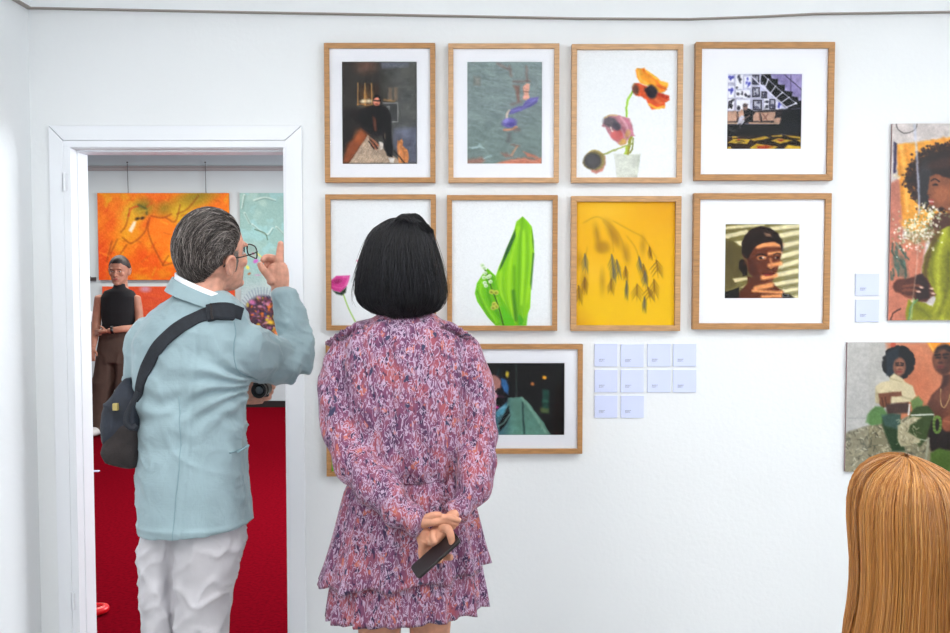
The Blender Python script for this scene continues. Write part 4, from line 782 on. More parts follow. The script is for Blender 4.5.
canvas_thing('orange and red abstract canvas hung low, behind the man', 'painting', (103, 286.5, 235, 369), c, YP)
def o2(L): return [(230 + x / 3.957, 185 + y / 3.957) for x, y in L]
c = Cv(240.5, 193, 322, 352, 1.6, (136, 172, 168))
c.mix(sstep(.45, .7, c.fbm(22, 4, 30)) * .6, (176, 204, 194)); c.mix(sstep(262, 300, c.Y) * .7, (182, 190, 198)); c.mix(sstep(.5, .65, c.fbm(14, 9, 40)) * (1 - sstep(250, 280, c.Y)) * .6, (146, 192, 196))
for L in ([(90, 155), (120, 180), (150, 195), (170, 170)], [(60, 110), (80, 150)], [(100, 60), (140, 50), (180, 60)], [(185, 165), (210, 190)], [(60, 40), (50, 90)]): c.line(o2(L), 1.3, (226, 238, 232), .7, .5); c.line([(x + .6, y + .9) for x, y in o2(L)], .8, (86, 120, 112), .8, .2)
c.line(o2([(100, 175), (140, 190), (150, 215)]), .9, (60, 84, 60), .8); c.ell(*o2([(92, 270)])[0], 1.2, 1, (196, 60, 130)); c.ell(*o2([(102, 300)])[0], 2.6, 1.8, (190, 90, 180), -30, .9); c.line(o2([(110, 270), (124, 284)]), 1.2, (216, 206, 80), .9); c.ell(*o2([(70, 325)])[0], 1.6, 2, (210, 206, 90), -30); c.ell(*o2([(76, 350)])[0], 1.6, 1, (160, 100, 60), -30); c.ell(*o2([(110, 355)])[0], 3, .9, (190, 140, 180), 0, .7)
c.ell(*o2([(128, 520)])[0], 19, 21, (66, 46, 58), 0, .95, 1.5)
for k in range(150):
    a = r.uniform(0, 6.28); rr = r.uniform(0, 1.05) ** .6; x, y = 262.3 + 18.5 * rr * math.cos(a), 316 + 20 * rr * math.sin(a)
    c.ell(x, y, r.uniform(.6, 2.4), r.uniform(.5, 1.5), [(150, 90, 130), (90, 60, 40), (206, 180, 60), (40, 34, 60), (190, 130, 150), (214, 110, 50), (60, 70, 110), (110, 60, 70)][k % 8], r.uniform(0, 180), .9, .1)
for a in np.linspace(-2.9, -.2, 20): c.line([(262 + 17 * math.cos(a), 314 + 18 * math.sin(a)), (262 + 23 * math.cos(a), 312 + 25 * math.sin(a))], .7, (96, 104, 130), .6)
for x, y, cc in ((270, 322, (232, 196, 60)), (276, 332, (226, 120, 50)), (252, 302, (196, 110, 160)), (256, 330, (214, 200, 120))): c.ell(x, y, 3, 2.2, cc, 20, .9, .6)
c.grain(5, 1.1, 3)
canvas_thing('tall pale turquoise painting with a dark bouquet in the next room', 'painting', (240.5, 193, 322, 352), c, YP)
a = P(230.5, 300, NY - .004); b2 = P(239, 345, NY - .004)
tg = MB().box(a[0], b2[0], NY - .004, NY - .0005, b2[2], a[2]).build('label_card', PAPER); tag(tg, 'pale label sheet on the far wall between two paintings', 'label')
# hook and small box on the far wall
a = P(92, 279, NY)
k = MB(); k.box(a[0] - .05, a[0] + .05, NY - .02, NY, a[2] - .02, a[2] + .02); k.tube([(a[0], NY - .02, a[2]), (a[0], NY - .05, a[2] - .01), (a[0], NY - .05, a[2] + .03)], .008, 6); tag(k.build('wall_hook', mat('dark_hook', (60, 56, 56), .5)), 'small dark hook on the far wall left of the orange painting', 'hook')
a = P(89, 320, NY)
k = MB(); k.box(a[0] - .12, a[0] + .06, NY - .05, NY, a[2] - .02, a[2] + .10); k.box(a[0] - .11, a[0] + .05, NY - .056, NY - .05, a[2] - .01, a[2] + .09)
tag(k.build('junction_box', TRIM, bevel=.003), 'white box on the far wall beside the standing woman in black', 'box')
# red tube on carpet
RED = mat('red_plastic_tube', (214, 22, 34), .3)
a = P(92, 628, 0.68); z = .022; cx, cy = P(96, 620, .72)[0], .74
k = MB(); k.tube(crom([(cx - .30, cy + .02, z), (cx - .1, cy + .035, z), (cx + .01, cy + .035, z), (cx + .028, cy + .005, z), (cx + .005, cy - .03, z), (cx - .06, cy - .06, z), (cx - .30, cy - .16, z)], 7), .018, 12)
tag(k.build('floor_tube', RED, None, True), 'bent glossy red tube lying on the red carpet by the door', 'tube')
a = P(98, 473, 2.6)
q_ = MB(); zf = .004
for (p0, p1) in (((88, 472.5), (99, 473.3)),):
    s0 = (273 - 473) / 1.56
yy = CAM[1] + FPX * 1.56 / (473 - 273)
xa_, xb_ = P(86, 473, yy)[0], P(99, 473, yy)[0]
q_.box(xa_, xb_, yy - .02, yy + .02, 0, .006); tag(q_.build('paper_strip', PAPER, bevel=.001), 'narrow white strip on the red carpet beside the door jamb', 'paper')
# ================================================================ PEOPLE
from mathutils.bvhtree import BVHTree
def fuse_vf(parts, voxel, smooth=6, disp=None, relax=.5):
    o = fuse('tmp', parts, voxel, smooth=smooth, relax=relax, disp=disp)
    me = o.data; co = np.empty(len(me.vertices) * 3, np.float32); me.vertices.foreach_get('co', co)
    li = np.empty(len(me.loops), np.int32); me.loops.foreach_get('vertex_index', li)
    tot = np.empty(len(me.polygons), np.int32); me.polygons.foreach_get('loop_total', tot)
    if (tot == 4).all(): F = [tuple(q) for q in li.reshape(-1, 4).tolist()]
    else:
        F = []; k = 0
        for c_ in tot: F.append(tuple(li[k:k + c_])); k += c_
    bpy.data.objects.remove(o); bpy.data.meshes.remove(me)
    return co.reshape(-1, 3).astype(float).tolist(), F
def join_vf(L):
    V = []; F = []
    for v, f in L: n = len(V); V += list(v); F += [tuple(i + n for i in q) for q in f]
    return V, F
def ringp(pl, pr, py, Y, d, yo=0, n=36, sq=2.3, tilt=0, rip=0, nr=0, ph=0):
    a = P(pl, py, Y); b = P(pr, py, Y); cx = (a[0] + b[0]) / 2; hw = (b[0] - a[0]) / 2; R = []
    for k in range(n):
        t = 2 * math.pi * k / n; c_, s_ = math.cos(t), math.sin(t)
        x = hw * math.copysign(abs(c_) ** (2 / sq), c_); y = d * math.copysign(abs(s_) ** (2 / sq), s_)
        m = 1 + rip * math.sin(nr * t + ph) + rip * .5 * math.sin(nr * 1.7 * t + ph * 2 + 1) if rip else 1
        R.append((cx + x * m, Y + yo + y * m, a[2] + tilt * x))
    return R
def body_rings(spec, Y, n=36, **kw): return rings_vf([ringp(s[0], s[1], s[2], Y + (s[4] if len(s) > 4 else 0), s[3], n=n, **kw) for s in spec])
def limb(pts, n=16, per=5, flat=1.0):
    "pts: (px, py, Y, radius px)"
    p = np.array([P(a[0], a[1], a[2]) for a in pts]); r = np.array([a[3] * M(a[2]) for a in pts])
    q = crom(np.hstack([p, r[:, None]]), per)
    return tube_vf(q[:, :3], q[:, 3], n, True, flat, rounded=True)
def limbw(pts, n=14, per=5, flat=1.0, upv=None):
    q = crom(np.array(pts, float), per); return tube_vf(q[:, :3], q[:, 3], n, True, flat, upv, rounded=True)
def Tm(center, yaw=0, pitch=0, roll=0, s=1):
    "local head frame: +Y face, +Z up. yaw>0 turns the face to +x"
    R = Matrix.Rotation(-math.radians(yaw), 3, 'Z') @ Matrix.Rotation(math.radians(roll), 3, 'Y') @ Matrix.Rotation(math.radians(pitch), 3, 'X')
    R = np.array(R); c_ = np.array(center)
    f = lambda p: c_ + s * (R @ np.array(p, float)); f.R = R; f.c = c_; f.s = s
    return f
HEADR = [(.118, .006, .0, -.02), (.113, .030, .030, -.050), (.098, .054, .060, -.078), (.068, .070, .080, -.097), (.035, .077, .088, -.103), (.005, .075, .084, -.101), (-.025, .069, .085, -.090), (-.050, .063, .087, -.068), (-.075, .054, .086, -.040), (-.097, .042, .084, -.012), (-.113, .024, .076, .02)]
def head_vf(T, voxel=.0032, neck=.13, nr=.055, ears=True, down=None):
    R = []
    for z, hw, yf, yb in HEADR:
        cy = (yf + yb) / 2; d = (yf - yb) / 2
        R.append([T((hw * math.copysign(abs(math.cos(t)) ** .88, math.cos(t)), cy + d * math.copysign(abs(math.sin(t)) ** .9, math.sin(t)), z)) for t in np.linspace(0, 2 * math.pi, 32, endpoint=False)])
    parts = [rings_vf(R)]
    E = lambda c_, r, n=12: parts.append(ell_vf(T(c_), np.array(r) * T.s, T.R, n, 8))
    TB = lambda pts: parts.append(limbw([tuple(T(p[:3])) + (p[3] * T.s,) for p in pts], 10, 4))
    TB([(0, .082, .012, .007), (0, .094, -.010, .009), (0, .104, -.030, .012), (0, .092, -.040, .010)])
    E((.011, .093, -.036), (.008, .011, .008)); E((-.011, .093, -.036), (.008, .011, .008))
    E((0, .086, .022), (.050, .012, .009)); E((.038, .062, -.022), (.024, .022, .020)); E((-.038, .062, -.022), (.024, .022, .020))
    E((0, .086, -.058), (.024, .010, .006)); E((0, .085, -.068), (.021, .010, .007)); E((0, .078, -.100), (.026, .016, .016))
    if ears:
        for s_ in (-1, 1):
            TB([(s_ * .074, .010, -.030, .007), (s_ * .080, .012, -.010, .006), (s_ * .085, .008, .012, .006), (s_ * .089, -.006, .020, .006), (s_ * .089, -.018, .008, .006), (s_ * .084, -.014, -.018, .006), (s_ * .078, -.002, -.036, .008)])
            E((s_ * .079, -.003, -.008), (.006, .014, .024))
    base = T((0, -.025, -.05)); dn = np.array(down if down is not None else (0, -.01, -1.)); dn = dn / np.linalg.norm(dn)
    parts.append(limbw([tuple(base) + (nr * 1.02 * T.s,), tuple(base + dn * neck * .5) + (nr * T.s,), tuple(base + dn * neck) + (nr * 1.15 * T.s,)], 20, 4))
    Ri = np.linalg.inv(T.R)
    def disp(co, no):
        L = (Ri @ ((co - T.c) / T.s).T).T
        for s_ in (-1, 1):
            d = np.hypot((L[:, 0] - s_ * .031) / .017, (L[:, 2] - .0) / .010); m = np.exp(-d ** 2) * (L[:, 1] > .04)
            co = co - m[:, None] * .007 * T.s * T.R[:, 1][None]
        return co
    return fuse_vf(parts, voxel, 4, disp)
def eyes(T, parent, iris=(70, 50, 36)):
    for s_ in (-1, 1):
        v, f = ell_vf(T((s_ * .031, .0735, -.001)), np.array((.0115, .010, .0048)) * T.s, T.R, 14, 8)
        e = mesh_obj('eye', v, f, EYE, parent, True)
        v, f = ell_vf(T((s_ * .031, .0825, -.001)), np.array((.0052, .0022, .0046)) * T.s, T.R, 10, 6)
        mesh_obj('iris', v, f, IRIS, e, True)
        v, f = limbw([tuple(T((s_ * .016, .090, .015))) + (.0018 * T.s,), tuple(T((s_ * .034, .092, .019))) + (.0022 * T.s,), tuple(T((s_ * .048, .080, .014))) + (.0012 * T.s,)], 6, 4)
        mesh_obj('eyebrow', v, f, BROW, parent, True)
def island_mat(name, cols, rough=.45, spec=.5, sheen=0):
    m = bpy.data.materials.new(name); m.use_nodes = True; nt = m.node_tree; b = nt.nodes['Principled BSDF']
    g = nt.nodes.new('ShaderNodeNewGeometry'); r = nt.nodes.new('ShaderNodeValToRGB'); r.color_ramp.interpolation = 'LINEAR'
    while len(r.color_ramp.elements) < len(cols): r.color_ramp.elements.new(.5)
    for i, c_ in enumerate(cols): r.color_ramp.elements[i].position = i / (len(cols) - 1); r.color_ramp.elements[i].color = c4(c_)
    nt.links.new(g.outputs['Random Per Island'], r.inputs[0]); nt.links.new(r.outputs[0], b.inputs['Base Color'])
    b.inputs['Roughness'].default_value = rough; b.inputs['Specular IOR Level'].default_value = spec
    return m
def strands(name, paths, rad, m, parent):
    "paths: K x N x 3 array -> one mesh of fine three-sided strands"
    paths = np.asarray(paths); K, N, _ = paths.shape
    t = np.gradient(paths, axis=1); t /= np.linalg.norm(t, axis=2)[..., None] + 1e-9
    ref = np.cross(paths[:, -1] - paths[:, 0], paths[:, N // 2] - paths[:, 0]) + np.array([1e-7, 0, 2e-7]); a = np.cross(t, ref[:, None, :] / (np.linalg.norm(ref, axis=1)[:, None, None] + 1e-12)); a /= np.linalg.norm(a, axis=2)[..., None] + 1e-9; b = np.cross(t, a)
    tap = np.ones(N) if np.isscalar(rad) else np.asarray(rad); r0 = rad if np.isscalar(rad) else 1.0
    prof = (1 - .75 * np.linspace(0, 1, N) ** 3)
    V = np.stack([paths + (a * math.cos(th) + b * math.sin(th)) * (r0 * tap * prof)[None, :, None] for th in (0, 2.094, 4.189)], 2).reshape(-1, 3)
    i = (np.arange(K)[:, None] * N + np.arange(N - 1)[None]).ravel() * 3
    F = np.concatenate([np.stack([i + j, i + (j + 1) % 3, i + 3 + (j + 1) % 3, i + 3 + j], 1) for j in range(3)])
    o = mesh_obj(name, V, F, m, parent, True); o['kind'] = 'stuff'
    return o

SKIN = mat('skin_fair', (214, 158, 134), .5, .15, 300, .06, 30, spec=.4, sub=.15)
SKINR = mat('skin_ruddy', (216, 158, 136), .5, .2, 260, .08, 40, spec=.4, sub=.15)
SKINW = mat('skin_tan', (206, 148, 120), .5, .15, 300, .07, 35, spec=.4, sub=.12)
EYE = mat('eye_white', (196, 184, 178), .35); IRIS = mat('iris_brown', (46, 32, 24), .2); BROW = mat('brow_hair', (40, 30, 26), .8); LIPS = mat('lips', (176, 96, 90), .5)

def linen_mat():
    m = mat('blue_grey_linen', (148, 170, 177), .85, .5, 160, .05, 9, spec=.2, sheen=.25); nt = m.node_tree; b = nt.nodes['Principled BSDF']
    tc = nt.nodes.new('ShaderNodeTexCoord'); cr = []
    for ax, sc in (('X', (420, 420, 12)), ('Z', (12, 12, 420))):
        mp = nt.nodes.new('ShaderNodeMapping'); mp.inputs['Scale'].default_value = sc; n = nt.nodes.new('ShaderNodeTexNoise'); n.inputs['Scale'].default_value = 1; n.inputs['Detail'].default_value = 2
        nt.links.new(tc.outputs['Object'], mp.inputs[0]); nt.links.new(mp.outputs[0], n.inputs['Vector']); cr.append(n)
    ad = nt.nodes.new('ShaderNodeMath'); ad.operation = 'ADD'; nt.links.new(cr[0].outputs['Fac'], ad.inputs[0]); nt.links.new(cr[1].outputs['Fac'], ad.inputs[1])
    n3 = nt.nodes.new('ShaderNodeTexNoise'); n3.inputs['Scale'].default_value = 14; n3.inputs['Detail'].default_value = 5; n3.inputs['Distortion'].default_value = .5; nt.links.new(tc.outputs['Object'], n3.inputs['Vector'])
    b2_ = nt.nodes.new('ShaderNodeBump'); b2_.inputs['Strength'].default_value = .6; b2_.inputs['Distance'].default_value = .012; nt.links.new(n3.outputs['Fac'], b2_.inputs['Height'])
    b1 = nt.nodes.new('ShaderNodeBump'); b1.inputs['Strength'].default_value = .35; b1.inputs['Distance'].default_value = .001; nt.links.new(ad.outputs[0], b1.inputs['Height']); nt.links.new(b2_.outputs[0], b1.inputs['Normal']); nt.links.new(b1.outputs[0], b.inputs['Normal'])
    return m
LINEN = linen_mat(); CHINO = mat('off_white_cotton', (196, 194, 199), .85, .35, 30, .03, 8, spec=.2, sheen=.1)
NAVY = mat('black_webbing', (30, 34, 42), .8, .4, 500, .12, 60); BAGM = mat('bag_navy_nylon', (28, 34, 46), .7, .5, 90, .15, 30); BAGB = mat('bag_brown_canvas', (42, 36, 36), .85, .5, 200, .12, 40)
WSHIRT = mat('white_shirt_cotton', (240, 242, 248), .8); BLACKP = mat('black_plastic', (18, 18, 20), .3); BADGE = mat('badge_yellow', (176, 158, 96), .7); STITCH = mat('seam_thread', (130, 158, 166), .9)

# ------------------------------------------------------------ MAN
YM = -.70
man = thing('person', 'person in a pale blue linen jacket pointing up, bag strap across the back', 'person', (P(190, 500, YM)[0], YM, 0))
T = Tm(P(213.5, 255.5, -.685), yaw=37, pitch=14, roll=15, s=1.03)
head = head_vf(T, neck=.13, nr=.056, down=(-.10, -.25, -1))
# raised right hand: index finger up, thumb against the curled fingers
YH = -.47
H = [limb([(280, 300, YH, 9.2), (280, 288, YH, 8.8), (279.5, 279, YH, 9.8), (279, 270, YH, 9.6), (279.5, 264.5, YH + .004, 7.6)], flat=.75),
     limb([(272, 284, YH - .004, 5), (273, 274, YH - .004, 7), (276, 266, YH, 6)], flat=.9),
     limb([(279.5, 266, YH, 4.6), (279.7, 257, YH, 4.0), (280.3, 249, YH - .002, 3.6), (280.8, 242.2, YH - .003, 2.7)]),
     limb([(274, 282, YH - .010, 4.6), (267.5, 274.5, YH - .018, 4.2), (262, 268, YH - .020, 3.5), (259.6, 263.2, YH - .016, 2.8)]),
     limb([(280.5, 265, YH + .014, 4.3), (274, 258.5, YH + .018, 3.7), (266, 257.5, YH + .012, 3.3), (262.4, 261.5, YH + .004, 2.9)]),
     limb([(283, 266.5, YH + .026, 4.3), (276, 262, YH + .034, 3.7), (268, 263, YH + .028, 3.3), (266, 268, YH + .016, 2.8)]),
     limb([(284, 270, YH + .036, 4.0), (278, 268, YH + .044, 3.3), (271, 269.5, YH + .038, 2.9), (270, 274, YH + .026, 2.6)])]
handR = fuse_vf(H, .0018, 4)
# left hand cradling the camera in front of the waist
YC = -.42; ch = P(259, 387, YC)
HL = [limb([(240, 399, YC + .02, 7), (252, 399, YC + .025, 8), (262, 398, YC + .03, 8)], flat=.7)]
for k, (a, b_) in enumerate(((272, 383), (273, 387.5), (271, 392), (268, 396))):
    HL.append(limb([(258, 394 + k * 1.2, YC + .02, 3.6), (268, b_ + 1.5, YC + .04 - k * .006, 3.2), (a, b_ - .5, YC + .03 - k * .008, 2.8), (a - 1.5, b_ - 2, YC + .008 - k * .004, 2.4)]))
HL.append(limb([(250, 396, YC + .01, 4), (250, 386, YC + .004, 3.6), (255, 380, YC + .002, 3)]))
handL = fuse_vf(HL, .0022, 3)
core = [body_rings([(172, 228, 304, .045), (158, 236, 320, .07), (148, 240, 345, .085), (146, 240, 390, .095), (146, 238, 440, .10), (140, 243, 490, .12), (146, 240, 515, .10)], YM, 24),
        limb([(238, 342, -.68, 20), (262, 355, -.58, 18), (290, 362, -.50, 15), (292, 340, -.48, 13), (285, 305, -.47, 9), (281, 292, -.47, 8.5)]),
        limb([(160, 342, -.68, 11), (144, 380, -.66, 12), (146, 408, -.60, 11), (190, 402, -.44, 9), (240, 399, -.40, 7.5)]),
        limb([(163, 560, YM, 19), (160, 620, YM, 18), (160, 700, YM, 14), (162, 785, YM, 10)]), limb([(206, 560, YM, 22), (206, 620, YM, 20), (202, 700, YM, 14), (200, 785, YM, 10)]),
        limb([(205, 300, -.70, 19), (204, 312, -.70, 20)])]
bodyv = fuse_vf(core, .010, 3)
V, F = join_vf([bodyv, head, handR, handL]); mesh_obj('body', V, F, SKINR, man, True)
eyes(T, man)
def plate(name, p, n, up, sx, sy, th, m, parent):
    n = np.array(n, float); n /= np.linalg.norm(n); up = np.array(up, float); up -= n * up.dot(n); up /= np.linalg.norm(up); rt = np.cross(up, n)
    v, f = ell_vf(p, (sx, sy, th), np.array([rt, up, n]).T, 14, 6); return mesh_obj(name, v, f, m, parent, True)
NAIL = mat('nail', (226, 172, 160), .3)
# jacket
AP = P(252, 388, -.78)      # right armpit, where the folds gather
BL = P(150, 400, -.80)
def jfold(co, no):
    x, y, z = co.T; back = sstep(-.60, -.74, y); tors = sstep(P(262, 0, -.7)[0], P(250, 0, -.7)[0], x)
    w1 = vn(co * 7) - .5; w2 = vn(co * 16 + 5) - .5
    dx, dz = x - AP[0], z - AP[2]; rr = np.hypot(dx, dz) + 1e-4; ang = np.arctan2(dz, -dx)
    f1 = np.sin(ang * 15 + w1 * 5 + rr * 4); f1 = np.sign(f1) * np.abs(f1) ** 1.0
    m1 = np.exp(-(rr / .22) ** 2) * (1 - np.exp(-(rr / .035) ** 2)) * sstep(-1.3, -.2, ang) * (1 - sstep(.6, 1.3, ang)) * back * tors
    # drag lines sweeping from the bag side to the armpit, and soft folds round the waist
    u = z + .42 * (x - BL[0]) * -1; f2 = np.sin(u * 82 + w1 * 7 + w2 * 2); zc_ = P(475, 418, -.8)[2]
    m2 = np.exp(-((z - zc_) / .085) ** 2) * tors * sstep(-.72, -.79, y) * sstep(.25, .6, vn(co * np.array([5, 5, 9]) + 3))
    f3 = 1 - np.abs(2 * vn(np.stack([x * 9 + w1 * 2, y * 9, z * 15 + x * 6], 1)) - 1); f3 = f3 ** 3
    f4 = 1 - np.abs(2 * vn(np.stack([x * 20, y * 20, z * 26 + x * 16 + w1 * 2], 1) + 9) - 1); f4 = f4 ** 4
    sl = 1 - tors; f5 = np.sin((x * .85 - z * .7) * 95 + w1 * 9) * sl * .6 * sstep(P(0, 300, -.5)[2] + .03, P(0, 345, -.5)[2], z)
    d = (.012 * f1 * m1 + .0085 * f2 * m2) + .009 * f3 * (.6 + .6 * w1) + .005 * f4 * sstep(.3, .6, vn(co * 5 + 2)) + .0045 * f5 + .006 * w2 - .004
    zb_ = P(475, 530, -.8)[2]; d = d + .004 * np.exp(-((z - zb_ - .004) / .006) ** 2) * tors
    sx_ = P(183, 0, -.8)[0] + .07 * np.sin((z - 1.0) * 1.2); d = d - .0035 * np.exp(-((x - sx_) / .0035) ** 2) * back * tors * (z < P(0, 330, -.8)[2])
    d = d - .003 * np.exp(-((x - P(236, 0, -.8)[0] - .03 * (z - 1)) / .003) ** 2) * back * tors * (z < P(0, 400, -.8)[2])
    return co + no * d[:, None]
J = [body_rings([(180, 226, 291, .062), (166, 235, 299, .080), (151, 243, 309, .098), (141, 248, 322, .115), (135, 251, 340, .126), (134, 252, 362, .130), (135, 249, 385, .130), (138, 246, 410, .130), (138.5, 245, 440, .134), (138.5, 247, 475, .142), (140, 249, 505, .148), (141, 250.5, 521, .150), (141, 250.5, 526.5, .150)], YM, 48, sq=2.3, tilt=.08),
     limb([(226, 345, -.71, 26), (240, 350, -.68, 30), (258, 356, -.60, 27), (278, 362, -.53, 24), (292, 364, -.50, 22.5)], 20),
     limb([(291, 364, -.50, 21), (297, 352, -.49, 19), (295, 335, -.48, 17), (290, 315, -.475, 15.5), (286, 300, -.47, 14.5), (284, 291, -.47, 14.2)], 20),
     limb([(154, 326, -.70, 17), (144, 345, -.69, 19), (139, 375, -.67, 17), (142, 402, -.61, 16), (160, 408, -.53, 15), (195, 402, -.44, 14), (230, 399, -.40, 12.5), (243, 399, -.395, 11)], 20)]
jk = fuse('jacket', J, .0058, LINEN, man, smooth=7, disp=jfold)
bvh_j = BVHTree.FromObject(jk, bpy.context.evaluated_depsgraph_get()); off_j = np.array(root_loc(man))
def onsurf(px, py, Yg, off=.003, bvh=None, o=None):
    "point of the cloth behind photo pixel px,py, found along the depth axis"
    bvh = bvh or bvh_j; o = off_j if o is None else o
    c_ = P(px, py, Yg); h = bvh.ray_cast(Vector((c_[0] - o[0], c_[1] - .35 - o[1], c_[2] - o[2])), Vector((0, 1, 0)))
    if h[0] is None: return np.array(c_), np.array([0, -1., 0])
    return np.array(h[0]) + o + np.array(h[1]) * off, np.array(h[1])
# cuff rim
v, f = tube_vf(crom([P(284, 291.5, -.47) + np.array([0, 0, .004 * k]) for k in range(3)], 2), [.0475, .048, .0455, .045, .044], 24, True)
# jacket collar and shirt collar: two raised bands tilting to the right, like the neck opening
def collar(name, px, py, rx, ry, h, flare, tl, m, parent, th=.004, Yc=-.70, n=48):
    c_ = P(px, py, Yc); R = []
    for (dz, g) in ((0, flare), (h * .5, flare * .45), (h, 0), (h + .003, -th * .5), (h, -th), (h * .5, flare * .4 - th), (0, flare - th)):
        R.append([(c_[0] + (rx + g) * math.cos(t), Yc + (ry + g) * math.sin(t), c_[2] + dz + tl * rx * math.cos(t) - .02 * max(0, math.sin(t))) for t in np.linspace(0, 2 * math.pi, n, endpoint=False)])
    v, f = rings_vf(R, cap=False); return mesh_obj(name, v, f, m, parent, True)
collar('shirt_collar', 203, 300, .079, .070, .044, .006, -.44, WSHIRT, man)
collar('jacket_collar', 202, 302, .086, .077, .036, .020, -.42, LINEN, man, .006)
# seams, pocket slit
def seam(name, pts, m, parent, r=.0012, Yg=-.8, off=.0006):
    q = [onsurf(x, y, Yg, off)[0] for x, y in crom(np.array(pts, float), 8)]
    v, f = tube_vf(q, r, 5); return mesh_obj(name, v, f, m, parent, True)
seam('shoulder_seam', [(231, 322), (233, 335), (232, 352), (236, 372), (246, 386)], STITCH, man, .0016)
seam('back_seam', [(182, 395), (184, 430), (183, 470), (180, 505), (178, 536)], STITCH, man, .0012)
seam('pocket_welt', [(228, 454), (238, 452), (249, 445)], STITCH, man, .0026)
# trousers
def tfold(co, no):
    x, y, z = co.T; w1 = vn(co * 6) - .5
    f = 1 - np.abs(2 * vn(np.stack([x * 10 + z * 6, y * 10, z * 12 - x * 8], 1)) - 1); g = 1 - np.abs(2 * vn(np.stack([x * 20 - z * 12, y * 20, z * 12 + x * 10], 1) + 4) - 1)
    return co + no * (.010 * f ** 4 + .008 * g ** 4 + .005 * w1 - .004)[:, None]
leg1 = rings_vf([ringp(a, b_, y, YM + .01, d) for a, b_, y, d in ((150, 190, 515, .07), (146, 190, 526, .09), (143, 180, 545, .10), (144, 178, 575, .095), (146, 178, 610, .09), (147, 178, 650, .085), (146, 179, 720, .08), (146, 181, 785, .085), (146, 181, 792, .085))])
leg2 = rings_vf([ringp(a, b_, y, YM - .01, d) for a, b_, y, d in ((180, 234, 512, .08), (175, 241, 526, .10), (176, 242, 545, .11), (177, 236, 570, .105), (178, 230, 595, .10), (179, 226, 640, .09), (181, 224, 720, .08), (182, 220, 785, .085), (182, 220, 792, .085))])
fuse('trousers', [leg1, leg2], .0075, CHINO, man, smooth=4, disp=tfold)
for px in (163, 201):
    c_ = P(px, 797, YM); v, f = fuse_vf([ell_vf((c_[0], YM + .05, .045), (.048, .14, .045)), ell_vf((c_[0], YM - .02, .065), (.045, .06, .06))], .006, 3)
    v = [(a, b_, max(cc, .002)) for a, b_, cc in v]; mesh_obj('shoe', v, f, mat('brown_leather', (90, 62, 44), .4), man, True)
# hair: swept back from the forehead over the crown to the nape
HC = np.array([0, -.008, .006])
def hair_pt(al, be, th):
    d = np.array([math.sin(al), math.cos(al) * math.cos(be), math.cos(al) * math.sin(be)]); r = 1 / math.sqrt((d[0] / .0785) ** 2 + (d[1] / .100) ** 2 + (d[2] / .1145) ** 2)
    return HC + d * (r + th)
def hb0(al): return math.radians(33 + 6 * abs(al) ** 2.0)
def hb1(al): return math.radians(222 - 14 * abs(al) ** 2)
def hthick(al, t):
    e = min(1, t / .10) * min(1, (1 - t) / .10); return (.004 + .017 * math.sin(min(1, t * 1.15) * math.pi) * (1 - .45 * al * al)) * (e ** .5) - .001
ALM = 1.33
g = []; NA, NB = 44, 60
for i in range(NA):
    al = -ALM + 2 * ALM * i / (NA - 1)
    for j in range(NB):
        t = j / (NB - 1); b0, b1 = hb0(al), hb1(al); nz = vn(np.array([[al * 9, t * 2.2, 1.5]]))[0] - .5
        g.append(T(hair_pt(al, b0 + (b1 - b0) * t, hthick(al, t) * min(1, (ALM - abs(al)) / .10 + .05) ** .5 + .003 * nz)))
idx = np.arange(NA * NB).reshape(NA, NB)
F = np.stack([idx[:-1, :-1].ravel(), idx[1:, :-1].ravel(), idx[1:, 1:].ravel(), idx[:-1, 1:].ravel()], 1)
HAIRB = mat('hair_greying_brown', (72, 64, 60), .6, .5, 120, .2, 40, spec=.3)
hm = mesh_obj('hair', g, F, HAIRB, man, True)
paths = []; rr_ = np.random.default_rng(21)
for k in range(3400):
    al = rr_.uniform(-ALM, ALM); t0 = rr_.uniform(0, .8); t1 = min(1.02, t0 + rr_.uniform(.12, .40)); off = rr_.uniform(.0005, .0060); dr_ = rr_.normal() * .13; ph = rr_.uniform(0, 6)
    L = []
    for j in range(9):
        t = t0 + (t1 - t0) * j / 8; a2 = al + dr_ * j / 8 + .02 * math.sin(ph + j * .8) - .10 * math.sin(t * 3); a2 = max(-ALM, min(ALM, a2))
        L.append(T(hair_pt(a2, hb0(a2) + (hb1(a2) - hb0(a2)) * t, hthick(a2, min(1, t)) + off * math.sin(math.pi * (.12 + .8 * j / 8)))))
    paths.append(L)
strands('hair_strands', paths, .0010, island_mat('hair_greying', [(34, 30, 30), (62, 54, 50), (44, 39, 38), (112, 102, 96), (66, 58, 55), (170, 160, 154), (38, 34, 33)], .42), hm)
# sideburn
paths = []
for k in range(260):
    y0_ = rr_.uniform(.014, .032); z0_ = rr_.uniform(-.004, .03); sx_ = .0765 - .010 * (y0_ / .045) ** 2
    paths.append([T((sx_ + .003, y0_ - .010 * j / 4, z0_ - .030 * j / 4)) for j in range(5)])
strands('sideburn', paths, .0006, island_mat('hair_temple_grey', [(96, 86, 80), (150, 142, 136), (120, 108, 100)], .5), hm)
